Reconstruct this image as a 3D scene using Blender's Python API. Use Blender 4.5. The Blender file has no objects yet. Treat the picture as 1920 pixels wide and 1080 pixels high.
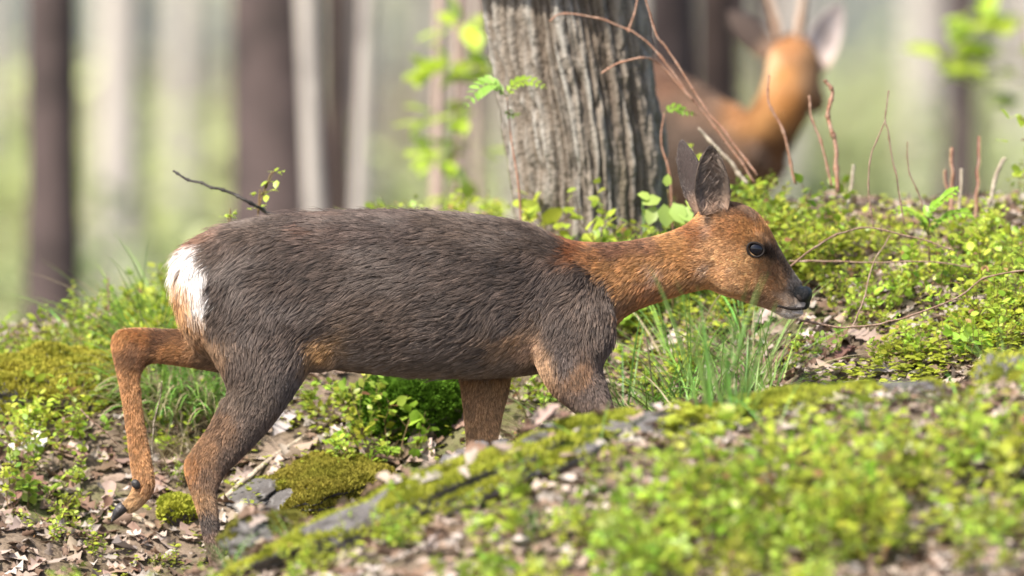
import bpy, math, random
import numpy as np
from mathutils import Vector, Matrix, kdtree
from mathutils.bvhtree import BVHTree

# ------------------------------------------------------------------ camera, sky, sun, exposure
sc = bpy.context.scene
col = sc.collection
R = math.radians
DIST, PITCH, ZROW540 = 21.333, R(1.0), 0.66
CAM = np.array([0.0, -DIST, ZROW540 + DIST * math.tan(PITCH)])
cd = bpy.data.cameras.new('camera'); cam = bpy.data.objects.new('camera', cd); col.objects.link(cam)
cam.location = CAM; cam.rotation_euler = (R(90) - PITCH, 0, 0)
cd.lens = 400; cd.sensor_width = 36; cd.clip_start = 0.5; cd.clip_end = 2000
cd.dof.use_dof = True; cd.dof.focus_distance = DIST - 0.07; cd.dof.aperture_fstop = 2.8
sc.camera = cam

SUN_ELEV, SUN_AZ = R(50), R(222)            # azimuth clockwise from +Y: light comes from the left, a little behind the camera
w = bpy.data.worlds.new('World'); sc.world = w; w.use_nodes = True
wn = w.node_tree.nodes; bg = wn['Background']
sky = wn.new('ShaderNodeTexSky'); sky.sky_type = 'NISHITA'; sky.sun_disc = False
sky.sun_elevation = SUN_ELEV; sky.sun_rotation = SUN_AZ; sky.air_density = 1.0; sky.dust_density = 2.5
w.node_tree.links.new(sky.outputs[0], bg.inputs[0]); bg.inputs[1].default_value = 0.15
sl = bpy.data.lights.new('sun', 'SUN'); sun = bpy.data.objects.new('sun', sl); col.objects.link(sun)
sl.energy = 4.8; sl.angle = R(2.0); sl.color = (1.0, 0.94, 0.84)
sdir = Vector((math.sin(SUN_AZ) * math.cos(SUN_ELEV), math.cos(SUN_AZ) * math.cos(SUN_ELEV), math.sin(SUN_ELEV)))
sun.rotation_euler = sdir.to_track_quat('Z', 'Y').to_euler(); sun.location = (-5, -5, 9)
sc.view_settings.view_transform = 'Standard'; sc.view_settings.look = 'None'
sc.view_settings.exposure = 1.08; sc.view_settings.gamma = 1.0
sc.render.engine = 'CYCLES'
sc.cycles.use_denoising = True
sc.cycles.max_bounces = 8; sc.cycles.transparent_max_bounces = 8
sc.cycles_curves.shape = 'RIBBONS'

rng = np.random.default_rng(7)
random.seed(7)

# ------------------------------------------------------------------ helpers
FWD = np.array([0, math.cos(PITCH), -math.sin(PITCH)]); UP = np.array([0, math.sin(PITCH), math.cos(PITCH)])
def P(u, v, Y=0.0):
    """point that the photograph's pixel (u, v) shows at depth Y"""
    d = FWD + np.array([1.0, 0, 0]) * ((u - 960) / 1000 / DIST) + UP * ((540 - v) / 1000 / DIST)
    return CAM + d * ((Y + DIST) / d[1])

def hash3(i, j, k, s):
    n = (i * 73856093) ^ (j * 19349663) ^ (k * 83492791) ^ (s * 2654435)
    n = (n ^ (n >> 13)) * 1274126177 & 0x7fffffff
    n = (n ^ (n >> 16)) * 668265261 & 0x7fffffff
    return (n & 0xffff) / 65535.0
def noise(p, scale=1.0, seed=0):
    """value noise in [-1, 1] at the points p (n, 3)"""
    p = np.asarray(p, float) * scale + 1000.0
    i = np.floor(p).astype(np.int64); f = p - i; f = f * f * (3 - 2 * f)
    r = 0
    for a in (0, 1):
        for b in (0, 1):
            for c in (0, 1):
                wgt = (f[:, 0] if a else 1 - f[:, 0]) * (f[:, 1] if b else 1 - f[:, 1]) * (f[:, 2] if c else 1 - f[:, 2])
                r = r + wgt * hash3(i[:, 0] + a, i[:, 1] + b, i[:, 2] + c, seed)
    return r * 2 - 1
def fbm(p, scale=1.0, seed=0, o=3):
    r = 0; a = 1.0
    for k in range(o):
        r = r + a * noise(p, scale * 2 ** k, seed + k); a *= 0.5
    return r / 1.75

def mesh_np(name, V, F, mats=None, smooth=True, colr=None, attr='coat'):
    """mesh from a vertex array and a list of face arrays (tris and quads); colr gives a per-vertex colour"""
    V = np.ascontiguousarray(V, np.float32)
    Fs = [np.asarray(f, np.int32) for f in (F if isinstance(F, list) else [F]) if len(f)]
    me = bpy.data.meshes.new(name)
    me.vertices.add(len(V)); me.vertices.foreach_set('co', V.ravel())
    tot = np.concatenate([np.full(len(f), f.shape[1], np.int32) for f in Fs])
    idx = np.concatenate([f.ravel() for f in Fs])
    me.loops.add(len(idx)); me.loops.foreach_set('vertex_index', idx)
    me.polygons.add(len(tot))
    me.polygons.foreach_set('loop_start', np.concatenate([[0], np.cumsum(tot)[:-1]]).astype(np.int32))
    me.polygons.foreach_set('loop_total', tot)
    if smooth: me.polygons.foreach_set('use_smooth', np.ones(len(tot), bool))
    me.update(calc_edges=True); me.validate()
    if colr is not None:
        a = me.attributes.new(attr, 'FLOAT_COLOR', 'POINT')
        c = np.ones((len(V), 4), np.float32); c[:, :3] = colr; a.data.foreach_set('color', c.ravel())
    if mats: me.materials.append(mats)
    return me
def obj(name, me, parent=None, loc=None):
    o = bpy.data.objects.new(name, me); col.objects.link(o)
    if parent: o.parent = parent
    if loc is not None: o.location = loc
    return o
def tag(o, label=None, cat=None, group=None, kind=None):
    if label: o['label'] = label
    if cat: o['category'] = cat
    if group: o['group'] = group
    if kind: o['kind'] = kind
    return o
def thing(name, label, cat, group=None, loc=(0, 0, 0)):
    o = bpy.data.objects.new(name, None); col.objects.link(o); o.location = loc; o.empty_display_size = 0.05
    return tag(o, label, cat, group)
def copy_tree(o, parent=None):
    c = o.copy(); col.objects.link(c); c.parent = parent
    for ch in list(o.children): copy_tree(ch, c)
    return c

class Bag:
    """collects vertices and faces of many small pieces for ONE mesh"""
    def __init__(s): s.v = []; s.f3 = []; s.f4 = []; s.c = []; s.n = 0
    def add(s, V, F, c=None):
        V = np.asarray(V, float); F = np.asarray(F)
        (s.f3 if F.shape[1] == 3 else s.f4).append(F + s.n); s.v.append(V); s.n += len(V)
        if c is not None: s.c.append(np.broadcast_to(c, (len(V), 3)))
    def batch(s, T, F, pos, rot, scale, c=None):
        """template T, F placed n times: pos (n,3), rot (n,3,3), scale (n,) or (n,3), c (n,3)"""
        n = len(pos); k = len(T); scale = np.asarray(scale, float)
        sv = (T[None] * (scale[:, None, None] if scale.ndim == 1 else scale[:, None, :]))
        W = np.einsum('nij,nkj->nki', rot, sv) + np.asarray(pos)[:, None, :]
        FF = (np.asarray(F)[None] + (np.arange(n) * k)[:, None, None]).reshape(-1, np.asarray(F).shape[1])
        s.add(W.reshape(-1, 3), FF, None if c is None else np.repeat(c, k, axis=0))
    def mesh(s, name, mat, smooth=True, attr='coat'):
        F = []
        if s.f3: F.append(np.concatenate(s.f3))
        if s.f4: F.append(np.concatenate(s.f4))
        return mesh_np(name, np.concatenate(s.v), F, mat, smooth, np.concatenate(s.c) if s.c else None, attr)

def tube(pts, rad, n=6, cap=True):
    """tube along a polyline"""
    pts = np.asarray(pts, float); m = len(pts); rad = np.broadcast_to(rad, (m,))
    T = np.gradient(pts, axis=0); T /= np.linalg.norm(T, axis=1)[:, None] + 1e-9
    a = np.array([0.0, 1, 0]) if abs(T[0][1]) < 0.9 else np.array([1.0, 0, 0])
    V = []
    for i in range(m):
        b = np.cross(T[i], a); b /= np.linalg.norm(b) + 1e-9; a = np.cross(b, T[i])
        th = np.arange(n) / n * 2 * math.pi
        V.append(pts[i] + rad[i] * (np.cos(th)[:, None] * a + np.sin(th)[:, None] * b))
    V = np.concatenate(V)
    i, j = np.meshgrid(np.arange(m - 1), np.arange(n), indexing='ij'); i = i.ravel(); j = j.ravel(); k = (j + 1) % n
    F = np.stack([i * n + j, i * n + k, (i + 1) * n + k, (i + 1) * n + j], 1)
    if cap:
        V = np.vstack([V, pts[0], pts[-1]]); c0 = len(V) - 2
        jj = np.arange(n); kk = (jj + 1) % n
        F = np.vstack([F, np.stack([kk, jj, np.full(n, c0), np.full(n, c0)], 1)[:0]])
        tri = np.vstack([np.stack([kk, jj, np.full(n, c0)], 1), np.stack([(m - 1) * n + jj, (m - 1) * n + kk, np.full(n, c0 + 1)], 1)])
        return V, F, tri
    return V, F, np.zeros((0, 3), int)
def smooth_path(pts, n=24):
    """Catmull-Rom through the points"""
    p = np.asarray(pts, float); p = np.vstack([2 * p[0] - p[1], p, 2 * p[-1] - p[-2]])
    out = []; m = len(p) - 3
    for t in np.linspace(0, m - 1e-6, n):
        i = int(t); f = t - i; a, b, c, d = p[i:i + 4]
        out.append(0.5 * (2 * b + (c - a) * f + (2 * a - 5 * b + 4 * c - d) * f * f + (3 * b - a - 3 * c + d) * f ** 3))
    return np.array(out)
def rots(dirs, rnd=None, ups=None):
    """frames whose X axis is dirs (n,3), Z axis near ups"""
    x = dirs / (np.linalg.norm(dirs, axis=1)[:, None] + 1e-9)
    u = ups if ups is not None else np.tile([0.0, 0, 1], (len(x), 1))
    y = np.cross(u, x); ln = np.linalg.norm(y, axis=1)[:, None]
    y = np.where(ln < 1e-3, np.array([[0.0, 1, 0]]), y / (ln + 1e-9)); z = np.cross(x, y)
    return np.stack([x, y, z], 2)

# ------------------------------------------------------------------ materials
def mat(name, base, rough=0.8, spec=0.3, trans=0.0, attr=None, nscale=None, ncol=None, bump=0.0, bscale=60, orand=0.0, coat=0.0):
    """Principled material; colour from an attribute or a constant, mixed with noise; trans adds a translucent leaf side"""
    m = bpy.data.materials.new(name); m.use_nodes = True; t = m.node_tree; N = t.nodes; L = t.links.new
    b = N['Principled BSDF']; out = N['Material Output']
    b.inputs['Roughness'].default_value = rough; b.inputs['Specular IOR Level'].default_value = spec
    if coat: b.inputs['Coat Weight'].default_value = coat
    if attr:
        a = N.new('ShaderNodeAttribute'); a.attribute_name = attr; c = a.outputs['Color']
    else:
        rgb = N.new('ShaderNodeRGB'); rgb.outputs[0].default_value = (*base, 1); c = rgb.outputs[0]
    tc = N.new('ShaderNodeTexCoord')
    if nscale:
        for q, (s, cc, lo, hi) in enumerate(nscale if isinstance(nscale, list) else [(nscale, ncol, 0.4, 0.7)]):
            nz = N.new('ShaderNodeTexNoise'); nz.inputs['Scale'].default_value = s; nz.inputs['Detail'].default_value = 5
            L(tc.outputs['Object'], nz.inputs['Vector'])
            mr = N.new('ShaderNodeMapRange'); mr.inputs[1].default_value = lo; mr.inputs[2].default_value = hi
            L(nz.outputs['Fac'], mr.inputs[0])
            mx = N.new('ShaderNodeMixRGB'); L(mr.outputs[0], mx.inputs[0]); L(c, mx.inputs[1]); mx.inputs[2].default_value = (*cc, 1)
            c = mx.outputs[0]
    if orand:
        oi = N.new('ShaderNodeObjectInfo'); hs = N.new('ShaderNodeHueSaturation')
        mr = N.new('ShaderNodeMapRange'); mr.inputs[3].default_value = 1 - orand; mr.inputs[4].default_value = 1 + orand
        L(oi.outputs['Random'], mr.inputs[0]); L(mr.outputs[0], hs.inputs['Value']); L(c, hs.inputs['Color'])
        m2 = N.new('ShaderNodeMapRange'); m2.inputs[3].default_value = 0.5 - orand * 0.09; m2.inputs[4].default_value = 0.5 + orand * 0.06
        w2 = N.new('ShaderNodeMath'); w2.operation = 'FRACT'; w1 = N.new('ShaderNodeMath'); w1.operation = 'MULTIPLY'; w1.inputs[1].default_value = 7.13
        L(oi.outputs['Random'], w1.inputs[0]); L(w1.outputs[0], w2.inputs[0]); L(w2.outputs[0], m2.inputs[0]); L(m2.outputs[0], hs.inputs['Hue'])
        c = hs.outputs[0]
    L(c, b.inputs['Base Color'])
    if bump:
        nz = N.new('ShaderNodeTexNoise'); nz.inputs['Scale'].default_value = bscale; nz.inputs['Detail'].default_value = 6
        L(tc.outputs['Object'], nz.inputs['Vector'])
        bp = N.new('ShaderNodeBump'); bp.inputs['Strength'].default_value = bump; bp.inputs['Distance'].default_value = 0.01
        L(nz.outputs['Fac'], bp.inputs['Height']); L(bp.outputs[0], b.inputs['Normal'])
    if trans:
        tr = N.new('ShaderNodeBsdfTranslucent'); mx = N.new('ShaderNodeMixShader'); mx.inputs[0].default_value = trans
        L(c, tr.inputs['Color']); L(b.outputs[0], mx.inputs[1]); L(tr.outputs[0], mx.inputs[2]); L(mx.outputs[0], out.inputs['Surface'])
    return m
M = {}
M['soil'] = mat('forest_soil', (0.10, 0.075, 0.05), 0.95, 0.1, nscale=[(9, (0.19, 0.145, 0.11), 0.42, 0.62), (3.5, (0.08, 0.10, 0.025), 0.5, 0.68), (70, (0.05, 0.035, 0.025), 0.5, 0.75)], bump=0.8, bscale=90)
M['leaf'] = mat('bilberry_leaf', None, 0.4, 0.4, 0.5, attr='coat', orand=0.32)
M['bigleaf'] = mat('spring_leaf', None, 0.4, 0.4, 0.45, attr='coat', orand=0.12)
M['grass'] = mat('grass_blade', None, 0.45, 0.4, 0.35, attr='coat', orand=0.15)
M['litter'] = mat('dry_leaf', None, 0.7, 0.3, 0.15, attr='coat', orand=0.3, nscale=[(160, (0.13, 0.08, 0.05), 0.55, 0.8)])
M['litter_stuff'] = mat('dry_leaf_mass', None, 0.7, 0.3, 0.15, attr='coat', nscale=[(160, (0.13, 0.08, 0.05), 0.55, 0.8)])
M['stem'] = mat('green_stem', (0.12, 0.10, 0.035), 0.7, 0.2, nscale=40, ncol=(0.16, 0.09, 0.05))
M['twig'] = mat('brown_twig', (0.17, 0.10, 0.065), 0.7, 0.3, nscale=60, ncol=(0.28, 0.20, 0.15), bump=0.5, bscale=200)
M['redtwig'] = mat('reddish_twig', (0.26, 0.13, 0.08), 0.7, 0.3, nscale=60, ncol=(0.34, 0.22, 0.16), bump=0.5, bscale=200)
M['darktwig'] = mat('dark_twig', (0.035, 0.03, 0.026), 0.7, 0.3, nscale=50, ncol=(0.10, 0.09, 0.08), bump=0.5, bscale=200)
M['palestick'] = mat('pale_stick', (0.42, 0.36, 0.28), 0.8, 0.2, nscale=45, ncol=(0.20, 0.15, 0.11), bump=0.6, bscale=150)
M['rock'] = mat('grey_rock', (0.105, 0.097, 0.094), 0.85, 0.3, nscale=[(14, (0.06, 0.052, 0.048), 0.4, 0.65), (55, (0.17, 0.16, 0.155), 0.56, 0.72)], bump=0.9, bscale=50)
M['moss'] = mat('moss', None, 0.9, 0.1, 0.25, attr='coat')
M['bark'] = mat('oak_bark', None, 0.9, 0.15, attr='coat', bump=0.7, bscale=120)
M['trunk_dark'] = mat('pine_bark', (0.045, 0.035, 0.033), 0.9, 0.15, nscale=[(5, (0.078, 0.058, 0.055), 0.4, 0.6)], bump=0.9, bscale=25)
M['trunk_brown'] = mat('brown_bark', (0.036, 0.026, 0.023), 0.9, 0.15, nscale=[(5, (0.06, 0.042, 0.036), 0.4, 0.6)], bump=0.9, bscale=25)
M['trunk_pale'] = mat('pale_bark', (0.36, 0.325, 0.29), 0.85, 0.2, nscale=[(6, (0.25, 0.225, 0.205), 0.5, 0.7)], bump=0.6, bscale=25)
M['trunk_pink'] = mat('sapling_bark', (0.33, 0.25, 0.21), 0.85, 0.2, nscale=[(8, (0.22, 0.17, 0.14), 0.5, 0.7)], bump=0.4, bscale=30)
M['skin'] = mat('coat_skin', None, 0.85, 0.1, attr='coat')
M['horn'] = mat('antler_horn', (0.32, 0.20, 0.13), 0.6, 0.3, nscale=60, ncol=(0.45, 0.33, 0.25), bump=0.5, bscale=120)
M['hoof'] = mat('hoof_horn', (0.022, 0.020, 0.02), 0.45, 0.4, nscale=60, ncol=(0.06, 0.05, 0.05), bump=0.3, bscale=150)
M['eye'] = mat('wet_eye', (0.005, 0.005, 0.008), 0.05, 0.35)
M['lid'] = mat('eye_rim', (0.016, 0.012, 0.010), 0.7, 0.15)
M['nose'] = mat('wet_nose', (0.004, 0.004, 0.0045), 0.42, 0.22, bump=0.6, bscale=500)
M['lip'] = mat('pale_lip', (0.50, 0.45, 0.42), 0.6, 0.3, bump=0.4, bscale=300)
def hair_mat():
    m = bpy.data.materials.new('fur_strand'); m.use_nodes = True; t = m.node_tree; N = t.nodes; L = t.links.new
    N.remove(N['Principled BSDF'])
    a = N.new('ShaderNodeAttribute'); a.attribute_name = 'coat'
    d = N.new('ShaderNodeBsdfDiffuse'); L(a.outputs['Color'], d.inputs['Color'])
    h = N.new('ShaderNodeBsdfHair'); h.component = 'Reflection'; h.inputs['RoughnessU'].default_value = 0.35; h.inputs['RoughnessV'].default_value = 0.6
    mx2 = N.new('ShaderNodeMixRGB'); mx2.inputs[0].default_value = 0.45; mx2.inputs[2].default_value = (0.50, 0.45, 0.42, 1); L(a.outputs['Color'], mx2.inputs[1])
    L(mx2.outputs[0], h.inputs['Color'])
    mx = N.new('ShaderNodeMixShader'); mx.inputs[0].default_value = 0.22
    L(d.outputs[0], mx.inputs[1]); L(h.outputs[0], mx.inputs[2]); L(mx.outputs[0], N['Material Output'].inputs['Surface'])
    return m
M['fur'] = hair_mat()

# ------------------------------------------------------------------ ground
TU = np.array([-400, 0, 300, 600, 900, 1200, 1500, 1900, 2400])
TY = np.array([-3.2, -2.2, -1.6, -1.3, -1.0, -0.7, 0, 0.35, 0.7, 1.0, 1.5, 2.0])
TR = np.array([
    [1560, 1500, 1480, 1430, 1360, 1300, 1240, 1180, 1150],
    [1360, 1330, 1300, 1240, 1160, 1090, 1040, 1000, 960],
    [1240, 1200, 1170, 1070, 960, 870, 820, 790, 760],
    [1200, 1180, 1140, 990, 868, 795, 755, 725, 690],
    [1200, 1180, 1155, 1060, 950, 870, 790, 745, 700],
    [1190, 1180, 1175, 1125, 1040, 960, 840, 770, 720],
    [1140, 1150, 1195, 1170, 1110, 1040, 850, 740, 700],
    [960, 960, 1000, 980, 960, 880, 690, 630, 600],
    [800, 800, 805, 790, 765, 700, 580, 535, 510],
    [710, 710, 690, 680, 640, 560, 480, 465, 450],
    [640, 632, 575, 515, 455, 425, 392, 392, 385],
    [650, 645, 605, 550, 480, 450, 395, 388, 380]], float)
TZ = np.array([[P(960, TR[i, j], TY[i])[2] for j in range(len(TU))] for i in range(len(TY))])
TX = (TU - 960) / 1000
FY = [-40, -22, -10, -6, -4.2]; FZ = [-0.75, -0.72, -0.55, -0.25, -0.12]
BY = [2.6, 3.5, 5, 8, 15, 40, 120, 400]; BZ = [0.42, 0.20, 0.05, -0.15, -0.2, -0.15, 0.0, 2.0]
AY = np.concatenate([FY, TY, BY])
AZ = np.vstack([np.outer(FZ, np.ones(len(TU))) + np.outer([0.3, .3, .5, .8, .9], (TX * 0.05)), TZ, np.outer(BZ, np.ones(len(TU))) + np.outer([.8, .35, .1, 0, 0, 0, 0, 0], TZ[-1] - TZ[-1].mean())])
def ground_raw(x, y):
    ix = np.clip(np.searchsorted(TX, x) - 1, 0, len(TX) - 2); fx = np.clip((x - TX[ix]) / (TX[ix + 1] - TX[ix]), 0, 1)
    iy = np.clip(np.searchsorted(AY, y) - 1, 0, len(AY) - 2); fy = np.clip((y - AY[iy]) / (AY[iy + 1] - AY[iy]), 0, 1)
    a = AZ[iy, ix] * (1 - fx) + AZ[iy, ix + 1] * fx; b = AZ[iy + 1, ix] * (1 - fx) + AZ[iy + 1, ix + 1] * fx
    return a * (1 - fy) + b * fy
def ground(x, y):
    x = np.atleast_1d(np.asarray(x, float)); y = np.atleast_1d(np.asarray(y, float))
    z = 0
    for dx, dy, wt in ((0, 0, .28), (.07, 0, .12), (-.07, 0, .12), (0, .07, .12), (0, -.07, .12), (.1, .1, .06), (-.1, .1, .06), (.1, -.1, .06), (-.1, -.1, .06)):
        z = z + wt * ground_raw(x + dx, y + dy)
    p = np.stack([x, y, np.zeros_like(x)], 1)
    near = np.exp(-((y / 3.0) ** 2))
    return z + near * (0.022 * noise(p, 5, 3) + 0.011 * noise(p, 14, 4)) + (1 - near) * 0.05 * noise(p, 0.7, 5)
def gz(x, y): return float(ground(x, y)[0])
def on_ground(u, Y, dz=0.0):
    x = (u - 960) / 1000 * (DIST + Y) / DIST
    return np.array([x, Y, gz(x, Y) + dz])
def gnorm(x, y):
    e = 0.02; n = np.stack([ground(x - e, y) - ground(x + e, y), ground(x, y - e) - ground(x, y + e), np.full(np.shape(x), 2 * e)], 1)
    return n / np.linalg.norm(n, axis=1)[:, None]
xs = np.concatenate([-np.geomspace(400, 1.35, 34), np.arange(-1.32, 1.33, 0.016), np.geomspace(1.35, 400, 34)])
ys = np.concatenate([-np.geomspace(60, 3.4, 24), np.arange(-3.35, 2.75, 0.016), np.geomspace(2.8, 420, 46)])
gx, gy = np.meshgrid(xs, ys); nx, ny = len(xs), len(ys)
V = np.stack([gx.ravel(), gy.ravel(), ground(gx.ravel(), gy.ravel())], 1)
fine = 0.006 * noise(V, 45, 8) + 0.004 * noise(V, 90, 9); V[:, 2] += fine * np.exp(-(V[:, 1] / 3) ** 2)
i, j = np.meshgrid(np.arange(ny - 1), np.arange(nx - 1), indexing='ij'); a = (i * nx + j).ravel()
tag(obj('ground', mesh_np('ground', V, np.stack([a, a + 1, a + nx + 1, a + nx], 1), M['soil'])), kind='structure')

# ------------------------------------------------------------------ trees
def trunk_mesh(path, r0, r1, mat_, seg=14, n=18, rough=0.06, seed=0):
    pts = smooth_path(path, seg); t = np.linspace(0, 1, seg)
    rad = r0 + (r1 - r0) * t; rad = rad * (1 + 0.35 * np.exp(-t * 14))
    V, F, T3 = tube(pts, rad, n)
    c = pts[np.minimum(np.arange(len(V)) // n, seg - 1)]
    d = V - c; V = c + d * (1 + rough * noise(V, 9, seed) + rough * noise(V * [1, 1, .3], 25, seed + 1))[:, None]
    return mesh_np('trunk', V, [F, T3], mat_)
def leaf_template():
    v = np.array([[0, 0, 0], [.33, .27, .05], [.33, 0, 0], [.33, -.27, .05], [.72, .22, .04], [.72, 0, -.02], [.72, -.22, .04], [1, 0, -.07]])
    f = np.array([[0, 2, 1], [0, 3, 2], [1, 2, 5], [1, 5, 4], [2, 3, 6], [2, 6, 5], [4, 5, 7], [5, 6, 7]])
    return v, f
LT, LF = leaf_template()
def unit(n, rg):
    d = rg.normal(size=(n, 3)); return d / np.linalg.norm(d, axis=1)[:, None]
def crown_mesh(seed, rad=2.2, h=4.5, clumps=40, per=30, size=0.12):
    rg = np.random.default_rng(seed); b = Bag()
    cc = unit(clumps, rg) * np.cbrt(rg.uniform(0.15, 1, clumps))[:, None] * [rad, rad, h / 2]
    for c in cc:
        p = c + rg.normal(size=(per, 3)) * [0.38, 0.38, 0.2]
        cl = np.array([0.13, 0.19, 0.035]) * rg.uniform(0.7, 1.3) * rg.uniform(0.75, 1.25, (per, 1))
        b.batch(LT, LF, p, rots(unit(per, rg) * [1, 1, .5]), rg.uniform(0.7, 1.3, per) * size, cl)
    return b.mesh('crown', M['bigleaf'])
crowns = [crown_mesh(s) for s in (11, 12)]
crownlimb = []
for s in (21, 22):
    rg = np.random.default_rng(s); b = Bag()
    for k in range(11):
        a = rg.uniform(0, 6.28); z0 = rg.uniform(-2.6, 1.2); L_ = rg.uniform(1.1, 2.0)
        V, F, T3 = tube(smooth_path([[0, 0, z0], [math.cos(a) * L_ * .5, math.sin(a) * L_ * .5, z0 + .35], [math.cos(a) * L_, math.sin(a) * L_, z0 + .9]], 7), np.linspace(.035, .008, 7), 5)
        b.add(V, F); b.f3.append(T3 + b.n - len(V))
    crownlimb.append(b.mesh('limb', M['trunk_dark']))
def tree(name, label, u0, u1, Y, width, mat_, group=None, top=9.0, seed=0, mid=None, crown=True, cat='tree'):
    """trunk whose axis passes pixel column u0 at the bottom and u1 at row 0; width in pixels"""
    base = on_ground(u0, Y, -0.1); s = (DIST + Y) / DIST / 1000
    p0 = P(u1, 0, Y); d = (p0 - base); d = d / d[2]
    t = thing(name, label, cat, group, base)
    path = [np.zeros(3), d * d[2] * 0.5 * (p0[2] - base[2]), d * (p0[2] - base[2]), d * (top * .55), [d[0] * top * .75, d[1] * top, top]]
    if mid is not None: path[1] = path[1] + np.array([mid * s, 0, 0])
    r = width * s / 2
    obj('trunk', trunk_mesh(path, r * 1.03, r * 0.62, mat_, seed=seed), t)
    if crown:
        ctr = (path[-1][0] * .9, 0, top - 0.8)
        k = seed % 2
        c = obj('crown', crowns[k], t, ctr); c.rotation_euler.z = seed * 1.7
        l = obj('limb', crownlimb[k], t, ctr); l.rotation_euler.z = seed * 1.7
    return t
# blurred trees behind the crest, set at a usual spacing for the wood
tree('pine_tree', 'slim dark grey trunk with mossy green bushes round its foot', 98, 97, 10.5, 112, M['trunk_dark'], seed=1)
tree('pine_tree', 'thick grey brown pine trunk with a pale leaning stem in front of it', 535, 516, 12.0, 200, M['trunk_dark'], seed=2)
tree('pine_tree', 'dark brown trunk between two pale leaning stems', 636, 632, 13.5, 66, M['trunk_brown'], seed=3)
tree('birch_tree', 'pale slender stem leaning across the thick grey brown trunk', 612, 572, 9.0, 42, M['trunk_pale'], seed=4, top=7, mid=4)
tree('birch_tree', 'pale slender stem leaning beside the dark brown trunk', 655, 690, 9.3, 34, M['trunk_pale'], seed=5, top=7, mid=-4)
tree('pine_tree', 'grey trunk standing behind the ridged oak and the buck', 1262, 1258, 10, 112, M['trunk_dark'], seed=6)
tree('pine_tree', 'darker trunk standing behind the head of the buck', 1346, 1346, 12, 96, M['trunk_brown'], seed=7)
tree('pine_tree', 'dark trunk far behind the bare cut stems', 1800, 1806, 22, 78, M['trunk_dark'], seed=8)
tree('birch_tree', 'pale broad trunk beyond the slim dark trunk', 218, 222, 26, 96, M['trunk_pale'], seed=9)
tree('birch_tree', 'pale trunk between the slim dark trunk and the thick pine trunk', 330, 345, 34, 62, M['trunk_pale'], seed=10)
tree('birch_tree', 'thin pinkish stem just behind the bright leaved sapling', 806, 826, 5.2, 30, M['trunk_pink'], seed=11, top=6)
tree('birch_tree', 'thin pinkish stem leaning beside the bright leaved sapling', 872, 862, 6.0, 34, M['trunk_pink'], seed=12, top=6)
tree('birch_tree', 'thin stem close beside the left edge of the ridged oak', 905, 893, 7.0, 24, M['trunk_pink'], seed=14, top=6)
rg = np.random.default_rng(5)
for k in range(34):
    u = rg.uniform(-300, 2250); Y = rg.uniform(32, 85)
    if 380 < u < 450: continue
    tree('birch_tree' if k % 3 else 'pine_tree', 'slim trunk standing in the distant sunlit wood', u, u + rg.normal() * 12, Y, rg.uniform(0.14, 0.3) / (DIST + Y) * DIST * 1000, M['trunk_pale'] if k % 3 else M['trunk_dark'], 'slim trunks of the distant wood', top=10, seed=40 + k)

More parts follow.
